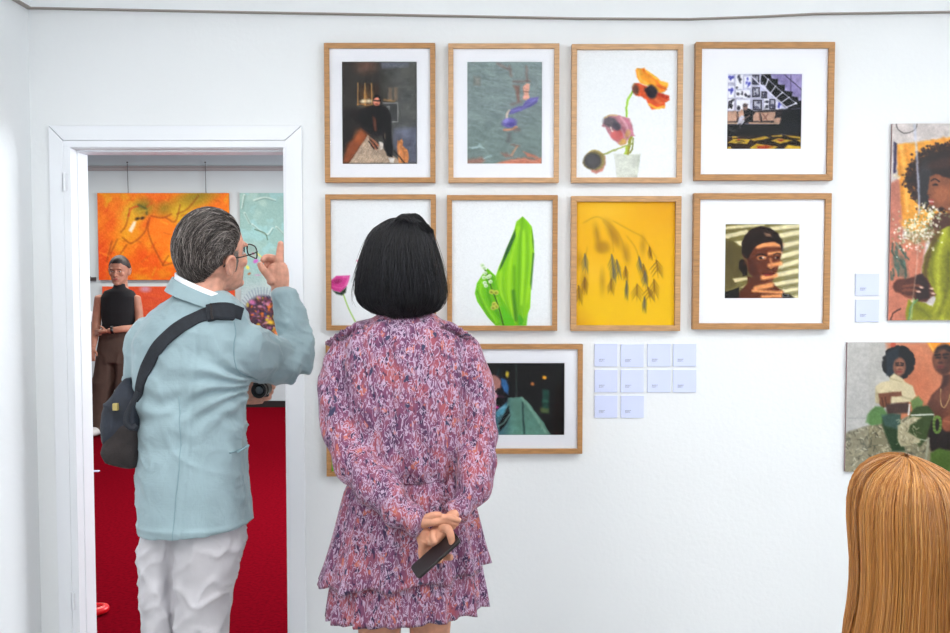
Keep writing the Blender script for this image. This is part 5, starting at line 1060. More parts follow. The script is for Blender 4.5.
# glasses
gl = MB()
for s_ in (-1, 1):
    rim = [T((s_ * .034 + .027 * math.copysign(abs(math.cos(t)) ** .6, math.cos(t)), .113 - .5 * abs(.027 * math.cos(t)) * (1 if s_ * math.cos(t) > 0 else 0) * .5, -.004 + .019 * math.copysign(abs(math.sin(t)) ** .7, math.sin(t)))) for t in np.linspace(0, 2 * math.pi, 25)]
    gl.tube(rim, .0021 * T.s, 6)
    gl.tube(crom([T((s_ * .061, .106, .006)), T((s_ * .074, .094, .007)), T((s_ * .081, .04, .008)), T((s_ * .084, -.004, .012)), T((s_ * .084, -.028, -.006))], 5), .0019 * T.s, 6)
gl.tube([T((-.008, .114, .002)), T((0, .118, .005)), T((.008, .114, .002))], .002, 6)
glo = gl.build('glasses', BLACKP, man, True)
for s_ in (-1, 1):
    n_ = 20; v = [T((s_ * .034 + .0255 * math.cos(t), .1115, -.004 + .0175 * math.sin(t))) for t in np.linspace(0, 2 * math.pi, n_, endpoint=False)]
    v2 = [np.array(p) + T.R[:, 1] * .0015 for p in v]; vv, ff = rings_vf([v, v2]); mesh_obj('lens', vv, ff, GLASS, glo)

# shoulder bag with its strap
bag = thing('shoulder_bag', 'dark navy shoulder bag on a black strap hanging at the jacket wearer\'s left hip', 'bag', (P(120, 465, -.74)[0], -.74, P(120, 466, -.74)[2]))
def bshape(pts, Yc, d, vox=.004): 
    return rings_vf([ringp(a, b_, y, Yc, dd, sq=3) for a, b_, y, dd in pts])
v, f = fuse_vf([bshape([(126, 132, 378, .02), (120, 137, 388, .04), (112, 140, 398, .06), (106, 142, 410, .07), (104, 143, 425, .075), (107, 143, 440, .07), (114, 142, 448, .055)], -.745, 0)], .005, 5,
    disp=lambda co, no: co + no * (.008 * (1 - np.abs(2 * vn(co * 14) - 1)) ** 3 + .004 * (vn(co * 30) - .5))[:, None])
mesh_obj('bag_body', v, f, BAGM, bag, True)
v, f = fuse_vf([bshape([(118, 142, 420, .07), (110, 143, 436, .08), (105.5, 143, 450, .082), (110, 142, 459, .075), (124, 141, 464, .06), (130, 140, 466.5, .04)], -.748, 0)], .005, 4, disp=lambda co, no: co + no * (.004 * (vn(co * 20) - .5))[:, None])
mesh_obj('lower_pocket', v, f, BAGB, bag, True)
dgx = bpy.context.evaluated_depsgraph_get()
def ribbon(name, pts, widths, th, m, parent, Yg=-.8, off=.004, fn=None, per=8):
    q = crom(np.hstack([np.array(pts, float), np.array(widths, float)[:, None]]), per); R = []
    c_ = []; nn_ = []
    for x, y, w_ in q: p, n_ = (fn or onsurf)(x, y, Yg, off); c_.append(p); nn_.append(n_)
    c_ = np.array(c_); nn_ = np.array(nn_)
    for _ in range(6): c_[1:-1] = (c_[:-2] + 2 * c_[1:-1] + c_[2:]) / 4; nn_[1:-1] = (nn_[:-2] + 2 * nn_[1:-1] + nn_[2:]) / 4
    t = np.gradient(c_, axis=0); t /= np.linalg.norm(t, axis=1)[:, None]
    for i in range(len(q)):
        n_ = nn_[i] - t[i] * nn_[i].dot(t[i]); n_ /= np.linalg.norm(n_); s_ = np.cross(t[i], n_); w_ = q[i][2] * M(Yg) / 2
        R.append([c_[i] + s_ * w_ - n_ * .004, c_[i] + s_ * w_ + n_ * th * .7, c_[i] + s_ * w_ * .8 + n_ * th, c_[i] - s_ * w_ * .8 + n_ * th, c_[i] - s_ * w_ + n_ * th * .7, c_[i] - s_ * w_ - n_ * .004])
    v, f = rings_vf(R); return mesh_obj(name, v, f, m, parent, False)
sp = [(236, 315), (229, 312), (219, 312), (207, 314), (190, 322), (173, 334), (158, 350), (147, 369), (140, 388), (135, 402)]
ribbon('strap', sp, [13, 14, 14, 13.5, 13.5, 13.5, 13.5, 13, 11, 8], .003, NAVY, bag, off=.004)
ribbon('strap_pad', [(229, 313.5), (224, 312.5), (216, 312.5), (207, 314)], [17, 18, 18, 17], .010, NAVY, bag, off=.005)
ribbon('strap_seam', [(209, 307), (211, 314), (213, 321)], [2, 2, 2], .013, BAGB, bag, off=.006)
def P3(px, py, Y): return P(px, py, Y)
v, f = tube_vf(crom([P(138, 392, -.83), P(133, 402, -.835), P(128, 412, -.835), P(126, 422, -.84), P(131, 428, -.84), P(136, 426, -.83)], 6), .008, 8); mesh_obj('side_strap', v, f, NAVY, bag, True)
b_ = P(115.2, 407, -.825); MB().box(b_[0] - .007, b_[0] + .007, -.828, -.815, b_[2] - .010, b_[2] + .010).build('badge', BADGE, bag, bevel=.001)
# camera in the left hand
cmr = thing('camera', 'black camera with round lens held low in front of the pointing person', 'camera', P(259, 393, YC))
cc_ = P(262, 389, YC + .0)
MB().box(cc_[0] - .026, cc_[0] + .024, YC - .015, YC + .02, cc_[2] - .024, cc_[2] + .022).box(cc_[0] - .012, cc_[0] + .014, YC - .012, YC + .015, cc_[2] + .022, cc_[2] + .034).build('camera_body', BLACKP, cmr, bevel=.003)
lc = P(260, 390, YC - .05); ax = np.array([-.20, -1, -.05]); ax /= np.linalg.norm(ax)
def lathe(c_, ax, prof, n=28):
    ax = np.array(ax, float); a = np.cross(ax, (0, 0, 1.)); a /= np.linalg.norm(a); b2 = np.cross(ax, a)
    return rings_vf([[c_ + ax * h + (a * math.cos(t) + b2 * math.sin(t)) * r for t in np.linspace(0, 2 * math.pi, n, endpoint=False)] for h, r in prof])
v, f = lathe(lc, ax, [(-.045, .022), (-.02, .022), (-.019, .0245), (-.010, .0245), (-.009, .023), (0, .023), (.001, .025), (.012, .025), (.013, .023), (.008, .019), (.004, .016), (.004, .002)]); mesh_obj('lens_barrel', v, f, BLACKP, cmr, True)
v, f = lathe(lc, ax, [(.004, .016), (.008, .012), (.0095, .004)]); mesh_obj('front_element', v, f, mat('lens_glass', (60, 66, 74), .08, coat=1), cmr, True)

# ------------------------------------------------------------ WOMAN IN THE PRINTED DRESS
YW = -.82
wom = thing('person', 'person with a dark bob in a purple printed dress, hands clasped behind', 'person', (P(405, 500, YW)[0], YW, 0))
TW = Tm(P(403, 263, YW + .01), yaw=-8, pitch=8, s=.98)
headW = head_vf(TW, .004, neck=.15, down=(0, -.03, -1), nr=.050)
YB = -1.03
HA = [limb([(414, 524, YB + .015, 9), (426, 521.5, YB, 7.6), (436, 520.5, YB - .004, 6.6), (443, 520, YB - .004, 5.4)], flat=.8)]
for k, (x1, y1, yy_, dy) in enumerate(((459.5, 520.6, 517, -.010), (457, 524.5, 520, -.004), (454, 527.5, 522.5, .003), (450, 530, 524.5, .010))):
    HA.append(limb([(440, yy_ + 1, YB - .004 + dy * .3, 3.9), (448, yy_ + .2, YB - .010 + dy * .4, 3.6), (454 - k, (yy_ + y1) / 2, YB - .010 + dy, 3.3), (x1, y1, YB - .002 + dy, 2.7)]))
HA.append(limb([(426, 518, YB - .006, 4), (434, 514.8, YB - .012, 3.4), (441, 514.6, YB - .012, 2.8)]))
HBd = [limb([(456, 512, YB + .05, 6), (451, 517, YB + .035, 7), (444, 526, YB + .015, 8.4), (436, 535, YB + .008, 9.5), (429, 541, YB + .006, 8.5)], flat=.75),
       limb([(424, 530, YB + .01, 8), (424, 538, YB + .01, 8), (424, 545, YB + .012, 6)], flat=.7),
       limb([(442, 527, YB - .004, 5), (448, 529, YB - .020, 4.4), (451, 537, YB - .026, 4.0), (452.3, 545.5, YB - .022, 3.1)]),
       limb([(428, 538, YB + .005, 4.6), (424, 548, YB + .018, 4.2), (430, 558, YB + .012, 3.8), (441, 560.5, YB - .002, 3.1)]),
       limb([(432, 538, YB + .012, 4.6), (428, 548, YB + .028, 4.2), (438, 556, YB + .022, 3.8), (452, 557.5, YB + .002, 3.2)]),
       limb([(424, 540, YB + .002, 4.3), (421.5, 551, YB + .012, 3.8), (424, 561, YB + .010, 3.4), (432, 566, YB - .002, 2.8)]),
       limb([(434, 532, YB - .002, 4.6), (433, 537, YB - .014, 3.8), (436, 543, YB - .024, 3.2)])]
handsW = fuse_vf(HA, .0020, 3); handsW2 = fuse_vf(HBd, .0020, 3)
coreW = [body_rings([(384, 424, 318, .045), (352, 456, 334, .07), (345, 465, 350, .085), (347, 463, 400, .095), (354, 458, 450, .09), (354, 460, 480, .085), (342, 470, 520, .115), (340, 470, 560, .12)], YW, 24),
         limb([(345, 352, YW, 13), (342, 400, YW - .03, 11), (356, 455, YW - .09, 11), (385, 497, YW - .16, 10), (415, 524, YB + .01, 8)]),
         limb([(463, 352, YW, 13), (475, 400, YW - .02, 11), (474, 460, YW - .07, 11), (466, 492, YW - .12, 8), (456, 510, YB + .07, 6)]),
         limb([(379, 560, YW, 27), (379.5, 625, YW - .01, 22.5), (381, 680, YW - .01, 17), (382, 730, YW - .02, 16), (383, 790, YW, 10), (383, 812, YW, 10)]), limb([(430, 560, YW, 27), (430, 625, YW - .01, 21.5), (428, 680, YW - .01, 17), (427, 730, YW - .02, 16), (426, 790, YW, 10), (426, 812, YW, 10)])]
bodyW = fuse_vf(coreW, .009, 3)
V, F = join_vf([bodyW, headW, handsW, handsW2]); mesh_obj('body', V, F, SKINW, wom, True); eyes(TW, wom)
plate('fingernail', P(458.5, 519.6, YB - .018), (.1, -1, .2), (1, 0, .1), .0055, .0075, .0015, NAIL, wom)
plate('fingernail', P(452.4, 544.5, YB - .0305), (.05, -1, 0), (0, 0, 1), .0050, .0070, .0015, NAIL, wom)
for px in (383, 426):
    c_ = P(px, 800, YW); v, f = fuse_vf([ell_vf((c_[0], YW + .05, .035), (.04, .12, .035)), ell_vf((c_[0], YW - .02, .05), (.036, .05, .05))], .006, 3)
    mesh_obj('shoe', [(a, q_, max(z_, .002)) for a, q_, z_ in v], f, BLACKP, wom, True)

def dress_mat():
    m = bpy.data.materials.new('printed_chiffon'); m.use_nodes = True; nt = m.node_tree; b = nt.nodes['Principled BSDF']; b.inputs['Roughness'].default_value = .8; b.inputs['Specular IOR Level'].default_value = .25; b.inputs['Sheen Weight'].default_value = .15
    tc = nt.nodes.new('ShaderNodeTexCoord')
    def noise(sc, st, dist=0, det=2, off=0):
        mp = nt.nodes.new('ShaderNodeMapping'); mp.inputs['Scale'].default_value = st; mp.inputs['Location'].default_value = (off, off * 1.3, off * .7)
        n = nt.nodes.new('ShaderNodeTexNoise'); n.inputs['Scale'].default_value = sc; n.inputs['Detail'].default_value = det; n.inputs['Distortion'].default_value = dist
        nt.links.new(tc.outputs['Object'], mp.inputs[0]); nt.links.new(mp.outputs[0], n.inputs['Vector']); return n.outputs['Fac']
    def ramp(fac, stops):
        r = nt.nodes.new('ShaderNodeValToRGB')
        while len(r.color_ramp.elements) < len(stops): r.color_ramp.elements.new(.5)
        for i, (p_, v_) in enumerate(stops): r.color_ramp.elements[i].position = p_; r.color_ramp.elements[i].color = v_ if len(v_) == 4 else c4(v_)
        nt.links.new(fac, r.inputs[0]); return r.outputs[0]
    def mix(f_, a, b2):
        x = nt.nodes.new('ShaderNodeMix'); x.data_type = 'RGBA'; nt.links.new(f_, x.inputs[0]); nt.links.new(a, x.inputs[6])
        if isinstance(b2, tuple): x.inputs[7].default_value = c4(b2)
        else: nt.links.new(b2, x.inputs[7])
        return x.outputs[2]
    B = (0, 0, 0, 1); W_ = (1, 1, 1, 1)
    base = ramp(noise(20, (1, 1, .6), .6, 3), [(.30, (84, 52, 84)), (.44, (118, 68, 100)), (.54, (132, 76, 98)), (.62, (154, 78, 92)), (.72, (164, 88, 92))])
    c1 = mix(ramp(noise(90, (1, 1, .5), .4, 2, 3), [(.56, B), (.64, W_)]), base, (58, 42, 72))
    c2 = mix(ramp(noise(46, (1, 1, .7), .3, 2, 8), [(.63, B), (.68, W_)]), c1, (180, 100, 88))
    r1 = ramp(noise(82, (1, 1, .42), 1.2, 3, 5), [(.44, B), (.475, W_), (.50, W_), (.535, B)])
    c3 = mix(r1, c2, (188, 164, 188))
    c4_ = mix(ramp(noise(44, (1, 1, .6), .3, 2, 12), [(.67, B), (.71, W_)]), c3, (58, 58, 86))
    nt.links.new(c4_, b.inputs['Base Color'])
    n2 = nt.nodes.new('ShaderNodeTexNoise'); n2.inputs['Scale'].default_value = 35; mp = nt.nodes.new('ShaderNodeMapping'); mp.inputs['Scale'].default_value = (1, 1, .25)
    nt.links.new(tc.outputs['Object'], mp.inputs[0]); nt.links.new(mp.outputs[0], n2.inputs['Vector']); bp = nt.nodes.new('ShaderNodeBump'); bp.inputs['Strength'].default_value = .4; bp.inputs['Distance'].default_value = .006
    nt.links.new(n2.outputs['Fac'], bp.inputs['Height']); nt.links.new(bp.outputs[0], b.inputs['Normal'])
    return m
DRESS = dress_mat()
def dfold(co, no):
    x, y, z = co.T; w1 = vn(co * 6) - .5; w2 = vn(co * 18 + 4) - .5
    ctr = P(405, 0, YW)[0]; tors = sstep(.235, .19, np.abs(x - ctr)) * sstep(-.98, -.90, -np.abs(y - YW) - .82 + 0 * y + 0) 
    tors = sstep(.235, .19, np.abs(x - ctr))
    g = np.sin(x * 95 + w1 * 6 + (z - 1.2) * 6) * (.0030 + .0035 * sstep(P(0, 420, YW)[2], P(0, 470, YW)[2], z)) * tors
    f3 = 1 - np.abs(2 * vn(np.stack([x * 16 + w1, y * 16, z * 7 + x * 3], 1)) - 1)
    s5 = np.sin((z * .75 + x * .6) * 80 + w1 * 9) * (1 - tors) * .0028
    return co + no * (g + .006 * f3 ** 3 + s5 + .003 * w2)[:, None]
top = [body_rings([(384, 428, 313, .052), (366, 444, 320, .072), (350, 458, 328, .09), (341, 466, 338, .102), (338, 470, 360, .115), (339, 470, 400, .125), (343, 466, 440, .125), (346, 464, 462, .122), (352, 462, 474, .108)], YW, 40),
       limb([(352, 342, YW, 13), (343.5, 354, YW - .003, 15.5), (337.5, 385, YW - .02, 18.5), (339.5, 415, YW - .045, 19.5), (348, 445, YW - .075, 20.5), (363, 471, YW - .115, 21), (386, 496, YW - .15, 19), (405, 515, YW - .185, 15.5), (419, 525, YB + .008, 12.5)], 20),
       limb([(458, 342, YW, 13), (467, 354, YW - .003, 15.5), (474.5, 385, YW - .015, 18), (478, 418, YW - .03, 18.5), (478, 450, YW - .06, 19), (474, 478, YW - .09, 19), (469, 495, YW - .11, 17), (463, 504, YW - .13, 14), (453, 512, YB + .05, 9.5)], 20)]
bod = fuse('bodice', top, .0055, DRESS, wom, smooth=5, disp=dfold)
def ripple(spec, Y, n=180, seed=0, thick=.0025, name='skirt', base_tilt=0, freq=13):
    r2 = np.random.default_rng(seed); phs = r2.uniform(0, 6.28, 6); out = []; inn = []
    for (pl, pr, py, d, rip) in spec:
        a = P(pl, py, Y); b2 = P(pr, py, Y); cx = (a[0] + b2[0]) / 2; hw = (b2[0] - a[0]) / 2; R1 = []; R2 = []
        for k in range(n):
            t = 2 * math.pi * k / n
            wv = math.sin(freq * t + phs[0] + 1.2 * math.sin(2 * t + phs[1])) + .6 * math.sin(freq * 1.9 * t + phs[2] + math.sin(3 * t)) + .35 * math.sin(freq * 3.1 * t + phs[3])
            mm = rip * wv; x = (hw + mm) * math.copysign(abs(math.cos(t)) ** .87, math.cos(t)); y = (d + mm) * math.copysign(abs(math.sin(t)) ** .87, math.sin(t))
            z = a[2] + rip * .5 * math.sin(freq * t + phs[4]) + base_tilt * x
            R1.append((cx + x, Y + y, z)); R2.append((cx + x * (1 - thick / hw), Y + y * (1 - thick / d), z + .0005))
        out.append(R1); inn.append(R2)
    v, f = rings_vf(out + inn[::-1], cap=False); return v, f
def dens(spec, k=5): q = crom(np.array(spec, float), k); return [tuple(x) for x in q]
v, f = ripple(dens([(352, 462, 473, .100, .001), (346, 466, 482, .112, .003), (341, 471, 500, .128, .0045), (335, 477, 525, .145, .006), (328, 482, 550, .160, .008), (321, 487, 570, .170, .010)]), YW, seed=2, base_tilt=.11, freq=11)
sk = mesh_obj('skirt', v, f, DRESS, wom, True)
v, f = ripple(dens([(338, 476, 552, .140, .003), (333, 481, 570, .152, .005), (330, 484, 588, .158, .007), (328, 486, 606, .164, .009)]), YW, seed=5, base_tilt=.07, freq=14)
mesh_obj('skirt_ruffle', v, f, DRESS, wom, True)
v, f = ripple([(351, 463, 469, .106, .0), (350, 464, 471, .110, .001), (350, 464, 475, .110, .001), (352, 462, 478, .104, .0)], YW, seed=1, n=100, base_tilt=.03); mesh_obj('waist_seam', v, f, DRESS, wom, True)
# shoulder ruffles along the sleeve heads
for s_ in (-1, 1):
    pts = [(362, 326, YW - .07), (346, 333, YW - .06), (335, 341, YW - .03), (330, 345, YW), (334, 343, YW + .04)] if s_ < 0 else [(445, 325, YW - .07), (457, 331, YW - .06), (467, 338, YW - .03), (472, 343, YW), (470, 342, YW + .04)]
    q = crom(np.array([P(*p) for p in pts]), 8); R = []
    for i, p in enumerate(q):
        o_ = np.array([s_ * .012, -.004, .004 + .003 * math.sin(i * 1.7)]); R.append([p + o_ * -1.2, p + o_ + np.array([0, 0, .004]), p + o_ * 1.1, p - o_ * 1.2 - np.array([0, 0, .006])])
    v, f = rings_vf(R); mesh_obj('shoulder_ruffle', v, f, DRESS, wom, True)
# bob hair
def hair_surface(spec, Y, yo=0, sq=2.2, crown=None):
    "spec (pl, pr, py, d) from crown to tips -> function S(u, v, off)"
    A = []
    for s_ in spec:
        a = P(s_[0], s_[2], Y); b2 = P(s_[1], s_[2], Y); A.append(((a[0] + b2[0]) / 2, (b2[0] - a[0]) / 2, a[2], s_[3], s_[4] if len(s_) > 4 else 0))
    A = crom(np.array(A), 6); n = len(A)
    def Sf(u, v_, off=0.):
        x = np.clip(v_, 0, 1) * (n - 1); i = min(int(x), n - 2); t = x - i; q = A[i] * (1 - t) + A[i + 1] * t; ex = max(0, v_ - 1) * 1.0
        c_, s_ = math.cos(u), math.sin(u); e = 2 / sq
        return np.array([q[0] + (q[1] + off) * math.copysign(abs(c_) ** e, c_), Y + yo + q[4] + (q[3] + off) * math.copysign(abs(s_) ** e, s_), q[2] - ex * .12 + off * max(0, 1 - v_ / .3)])
    return Sf, n
def hair_mesh(name, Sf, n, m, parent, nu=72, amp=.004, seed=0, fr=14):
    r2 = np.random.default_rng(seed); nz = np.repeat(r2.uniform(-1, 1, nu // 2), 2); R = []
    for j in range(n):
        v_ = j / (n - 1); R.append([Sf(2 * math.pi * k / nu, v_, -.003 + amp * min(1, v_ * 2) * (.6 * math.sin(fr * 2 * math.pi * k / nu + 2 * v_ + seed) + .5 * nz[k])) for k in range(nu)])
    v, f = rings_vf(R); return mesh_obj(name, v, f, m, parent, True)
SW, nW = hair_surface([(400, 410, 219, .02), (390, 420, 221, .045), (377, 428, 228, .075), (370, 432, 238, .095), (364, 437, 254, .110), (359, 442, 274, .115), (357, 445, 291, .110), (361, 442, 303, .100), (372, 434, 311, .085), (384, 424, 315, .07)], YW, sq=2.2)
BLKH = mat('hair_black', (14, 14, 17), .5, .6, 90, .2, 40, spec=.4, stretch=(1, 1, .1))
hw_ = hair_mesh('hair', SW, nW, BLKH, wom, amp=.004, seed=3)
paths = []; rr_ = np.random.default_rng(33)
for k in range(3600):
    u0 = rr_.uniform(0, 6.283); v0 = rr_.uniform(0, .75) if k % 3 else rr_.uniform(0, .12); v1 = min(1.06, v0 + rr_.uniform(.3, .75)); off = abs(rr_.normal()) * .0035 + .0005; du = rr_.normal() * .10; fz = rr_.normal() * .012 if k % 8 == 0 else 0; ph = rr_.uniform(0, 6)
    paths.append([SW(u0 + du * j / 9 + .03 * math.sin(ph + j * .7), v0 + (v1 - v0) * j / 9, off * math.sin(.4 + 2.2 * j / 9) + fz * (j / 9) ** 2) for j in range(10)])
for k in range(420):
    u0 = rr_.uniform(0, 6.283); ph = rr_.uniform(0, 6); fl = rr_.uniform(-.004, .020)
    paths.append([SW(u0 + .05 * math.sin(ph + j * .6), .62 + (.40 + .06 * math.sin(ph)) * j / 9, .001 + fl * (j / 9) ** 2.2) for j in range(10)])
# the lifted tuft on the crown
for k in range(420):
    a0 = rr_.uniform(-1, 1); b0 = rr_.uniform(-1, 1); h = rr_.uniform(.5, 1)
    s0 = np.array([P(400 + 5 * a0, 226, YW)[0], YW - .03 + .03 * b0, P(475, 226, YW)[2]]); L = []
    for j in range(10):
        t = j / 9; x = -.006 + .085 * t; z = .033 * h * math.sin(min(1, t * 1.2) * math.pi * .85) - .035 * t * t + .006
        L.append(s0 + np.array([x + .006 * a0 * t, -.02 * t * (1 + b0 * .6), z]))
    paths.append(L)
strands('hair_strands', paths, .0009, island_mat('hair_black_strands', [(8, 8, 11), (20, 20, 25), (12, 12, 15), (46, 45, 52), (14, 14, 18), (26, 25, 31)], .38, .45), hw_)
# phone
ph = thing('phone', 'dark slim phone held behind the back of the person in the printed dress', 'phone', P(414, 575, YB - .03))
a_ = P(457, 535.5, YB - .012); b_ = P(414.5, 573.5, YB - .030); u_ = (a_ - b_); Lh = np.linalg.norm(u_); u_ /= Lh
vdir = np.array([.30, -.80, -.42]); vdir -= u_ * vdir.dot(u_); vdir /= np.linalg.norm(vdir); nd = np.cross(u_, vdir); Wd = .050
mid = (a_ + b_) / 2
def slab(c_, lu, lv, ln, rc=.010, n=6):
    out = []
    for sx_, sy_, a0 in ((1, 1, 0), (-1, 1, 90), (-1, -1, 180), (1, -1, 270)):
        for k in range(n + 1):
            t = math.radians(a0 + 90 * k / n); out.append((sx_ * (lu / 2 - rc) + rc * math.cos(t), sy_ * (lv / 2 - rc) + rc * math.sin(t)))
    v0 = [c_ + u_ * x + vdir * y - nd * ln / 2 for x, y in out]; v1 = [c_ + u_ * x + vdir * y + nd * ln / 2 for x, y in out]
    return rings_vf([v0, v1])
v, f = slab(mid, Lh, Wd, .009); o_ = mesh_obj('phone_case', v, f, mat('phone_case_black', (28, 22, 24), .35), ph); mo = o_.modifiers.new('b', 'BEVEL'); mo.width = .0015; mo.segments = 2; mo.limit_method = 'ANGLE'
v, f = slab(mid + nd * .0048, Lh - .006, Wd - .006, .0008, .008); mesh_obj('screen', v, f, mat('phone_glass', (12, 12, 14), .08, coat=1), ph)
v, f = slab(mid - nd * .0048, Lh - .006, Wd - .006, .0008, .008); mesh_obj('back_plate', v, f, mat('phone_back', (38, 28, 30), .3), ph)

# ------------------------------------------------------------ GINGER-BLONDE PERSON IN FRONT
YG = -2.0
gi = thing('person', 'person with long straight ginger-blonde hair in the lower right foreground', 'person', (P(908, 500, YG)[0], YG, 0))
TG = Tm(P(907, 538, YG + .01), yaw=-4, pitch=0, s=.84)
hg = head_vf(TG, .006, neck=.14, nr=.044, ears=False)
zt_ = P(907, 455, YG)[2]; cx = P(907, 0, YG)[0]
def R3(hw, d, z, yo=0, n=28): return [(cx + hw * math.copysign(abs(math.cos(t)) ** .85, math.cos(t)), YG + yo + d * math.copysign(abs(math.sin(t)) ** .85, math.sin(t)), z) for t in np.linspace(0, 2 * math.pi, n, endpoint=False)]
tg_ = [rings_vf([R3(.05, .045, .97), R3(.10, .06, .945), R3(.145, .075, .92), R3(.15, .085, .87), R3(.13, .085, .75), R3(.125, .08, .68), R3(.14, .09, .60), R3(.13, .09, .55)])]
for s_ in (-1, 1):
    tg_ += [limbw([(cx + s_ * .135, YG, .90, .042), (cx + s_ * .165, YG, .75, .034), (cx + s_ * .17, YG + .02, .62, .028), (cx + s_ * .165, YG + .06, .50, .022)]),
            limbw([(cx + s_ * .165, YG + .06, .50, .020), (cx + s_ * .165, YG + .07, .45, .024), (cx + s_ * .163, YG + .08, .40, .012)], flat=.6),
            limbw([(cx + s_ * .065, YG, .58, .075), (cx + s_ * .07, YG, .35, .050), (cx + s_ * .07, YG, .15, .040), (cx + s_ * .07, YG, .05, .034)]), limbw([(cx + s_ * .07, YG - .02, .035, .034), (cx + s_ * .07, YG + .10, .025, .028)])]
V, F = join_vf([fuse_vf(tg_, .008, 3), hg]); mesh_obj('body', V, F, SKIN, gi, True); eyes(TG, gi)
v, f = rings_vf([R3(.075, .07, .955), R3(.125, .085, .93), R3(.158, .095, .90), R3(.160, .10, .86), R3(.145, .10, .74), R3(.15, .105, .62), R3(.19, .14, .45), R3(.21, .16, .36)]); mesh_obj('dress', v, f, mat('sage_cotton', (150, 160, 140), .8, .2, 60), gi, True)
SG, nG = hair_surface([(904.5, 906.5, 459.0, .003), (898, 914, 460, .03), (890, 922, 462, .05), (879, 934, 467, .072), (869, 945, 475, .090), (861.5, 953, 491, .103), (858.5, 958, 512, .108), (859, 959, 536, .108), (860.5, 959, 560, .102), (860, 960, 586, .098), (857, 964, 612, .096), (852, 970, 637, .094), (848, 976, 680, .09), (850, 972, 730, .085)], YG, sq=2.1)
GH = mat('hair_ginger_blonde', (192, 130, 64), .5, .15, 90, .12, 40, spec=.5, stretch=(1, 1, .06))
hg_ = hair_mesh('hair', SG, nG, GH, gi, nu=120, amp=.0010, seed=2, fr=22)
paths = []; rr_ = np.random.default_rng(44)
clump = rr_.uniform(0, 6.283, 170)
for k in range(5200):
    u0 = clump[k % 170] + rr_.normal() * .035; v0 = rr_.uniform(0, .06) if k % 2 else rr_.uniform(0, .7); v1 = min(1.03, v0 + rr_.uniform(.5, 1.0)); off = abs(rr_.normal()) * .0016 + .0003; du = rr_.normal() * .03; ph_ = rr_.uniform(0, 6)
    paths.append([SG(u0 + du * j / 13 + .006 * math.sin(ph_ + j * .5), v0 + (v1 - v0) * j / 13, off + (k % 170 % 5) * .0006) for j in range(14)])
strands('hair_strands', paths, .00075, island_mat('hair_ginger_strands', [(172, 106, 44), (206, 142, 70), (184, 118, 52), (224, 168, 98), (156, 92, 36), (212, 150, 78)], .30, .7), hg_)

# ------------------------------------------------------------ WOMAN STANDING IN THE NEXT ROOM
YF2 = 5.45
fw = thing('person', 'person in a sleeveless black top and brown trousers standing in the next room', 'person', (P(112, 420, YF2)[0], YF2, 0))
TF = Tm(P(119.5, 270.8, YF2), yaw=180, pitch=-4, s=1.16)
hf = head_vf(TF, .005, neck=.12, nr=.052)
fb = [body_rings([(112, 127, 289, .06), (104, 134, 294, .07), (106, 132, 310, .08), (106, 132, 330, .08), (99, 137, 350, .12), (98, 137, 362, .12)], YF2, 24),
      limb([(100, 297, YF2, 5.2), (97.5, 312, YF2, 4.6), (96, 328, YF2 - .03, 4.4), (94.5, 340, YF2 - .10, 3.4), (93, 347, YF2 - .14, 2.8)]),
      limb([(136, 297, YF2, 4.6), (139, 315, YF2 - .02, 4.2), (137, 327, YF2 - .08, 4.2), (122, 329, YF2 - .20, 3.5), (108, 331, YF2 - .22, 2.9)]),
      limb([(110, 362, YF2, 10), (103, 392, YF2, 7.2), (98, 428, YF2, 4.4)]), limb([(127, 362, YF2, 10), (127, 392, YF2, 7.2), (125, 428, YF2, 4.4)])]
bf = fuse_vf(fb, .011, 3)
hh = [limb([(108, 331, YF2 - .22, 3.0), (103, 331.5, YF2 - .21, 3.6), (100, 332, YF2 - .19, 3.2)], flat=.6), limb([(93, 347, YF2 - .14, 2.8), (92, 351, YF2 - .15, 3.6), (92, 354, YF2 - .15, 3.2)], flat=.6)]
for k in range(4):
    hh.append(limb([(101, 330 + k * 1.5, YF2 - .20, 1.1), (97.5, 330 + k * 1.6, YF2 - .17, 1.05), (95.3, 331 + k * 1.6, YF2 - .11, .85)]))
    hh.append(limb([(90.5 + k * 1.3, 354, YF2 - .16, 1.1), (90 + k * 1.4, 358, YF2 - .17, 1.0), (90.4 + k * 1.4, 361, YF2 - .16, .8)]))
hh.append(limb([(104, 329, YF2 - .22, 1.2), (101, 326.5, YF2 - .20, 1.0), (98.5, 326, YF2 - .16, .85)])); hh.append(limb([(94, 350, YF2 - .15, 1.2), (96.5, 353, YF2 - .17, 1.05), (96.5, 356, YF2 - .18, .85)]))
V, F = join_vf([bf, hf, fuse_vf(hh, .005, 2)]); mesh_obj('body', V, F, mat('skin_far', (180, 126, 104), .55, 0, 1, .05, 20, sub=.1), fw, True); eyes(TF, fw)
v, f = ell_vf(TF((0, .0925, -.062)), np.array((.021, .006, .007)) * TF.s, TF.R, 12, 6); mesh_obj('lips', v, f, LIPS, fw, True)
BT = mat('black_knit', (20, 20, 24), .9, .3, 150)
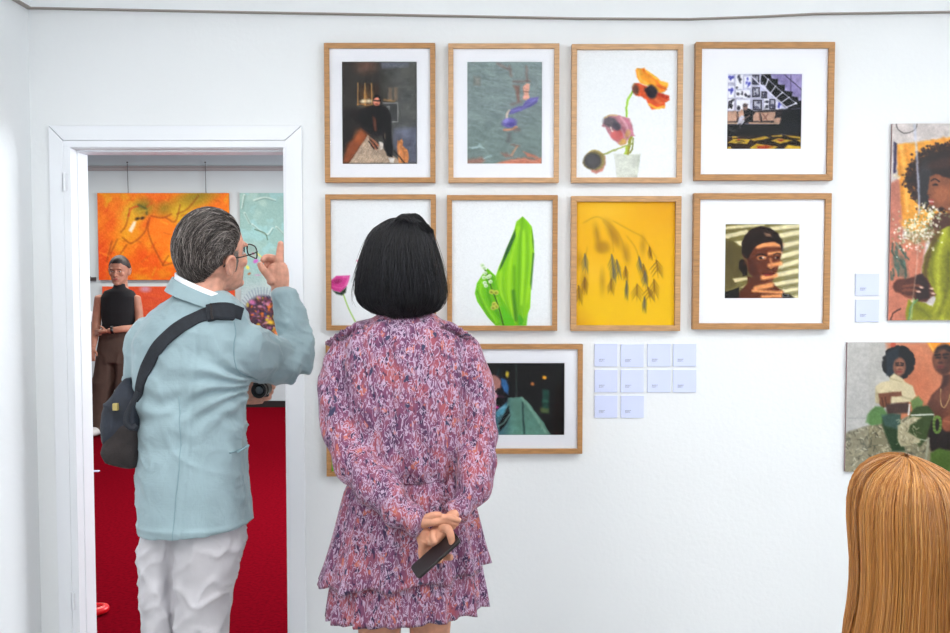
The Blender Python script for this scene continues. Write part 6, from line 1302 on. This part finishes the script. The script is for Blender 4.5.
v, f = fuse_vf([body_rings([(114.5, 125, 283.5, .062), (113.5, 126, 288, .066), (105, 133, 291, .095), (101.5, 137, 297, .11), (102, 137, 312, .125), (103, 136, 325, .115), (102.5, 135, 334, .12)], YF2, 32)], .009, 3); mesh_obj('top', v, f, BT, fw, True)
TRB = mat('brown_wool', (78, 60, 52), .9, .3, 60, .06, 10)
def l2(A): return rings_vf([ringp(a, b_, y, YF2 + o_, d, n=24) for a, b_, y, d, o_ in A])
v, f = fuse_vf([l2([(101.5, 135.5, 331, .13, 0), (99.5, 137, 345, .14, 0), (98, 138, 362, .14, 0)]), l2([(98, 119, 355, .13, 0), (95, 116, 375, .12, 0), (91, 111, 400, .10, 0), (90, 108.5, 428, .09, 0), (90, 108.5, 431, .09, 0)]), l2([(116, 138, 355, .13, 0), (117, 137, 375, .12, 0), (116, 134, 400, .10, 0), (115, 132, 431, .09, 0)])], .011, 3,
    disp=lambda co, no: co + no * (.012 * (1 - np.abs(2 * vn(co * np.array([9, 9, 3])) - 1)) ** 3)[:, None])
mesh_obj('trousers', v, f, TRB, fw, True)
v, f = tube_vf([P(113.5, 329.8, YF2 - .215), P(111, 330.2, YF2 - .22)], .040, 14); mesh_obj('bracelet', v, f, BLACKP, fw, True)
for px in (98, 125):
    c_ = P(px, 434, YF2); v, f = ell_vf((c_[0], YF2 - .06, .045), (.055, .14, .045), None, 18, 10); mesh_obj('shoe', [(a, q_, max(z_, .002)) for a, q_, z_ in v], f, mat('white_shoe', (220, 216, 214), .6), fw, True)
# hair pulled back
g = []
for i in range(24):
    al = -1.35 + 2.7 * i / 23
    for j in range(30):
        t = j / 29; b0 = math.radians(34 + 4 * abs(al) ** 2); be = b0 + (math.radians(210) - b0) * t; g.append(TF(hair_pt(al, be, (.006 * min(1, t / .08) + .004))))
idx = np.arange(24 * 30).reshape(24, 30); F = np.stack([idx[:-1, :-1].ravel(), idx[1:, :-1].ravel(), idx[1:, 1:].ravel(), idx[:-1, 1:].ravel()], 1)
mesh_obj('hair', g, F, mat('hair_dark_brown', (40, 30, 28), .5, .3, 200), fw, True)
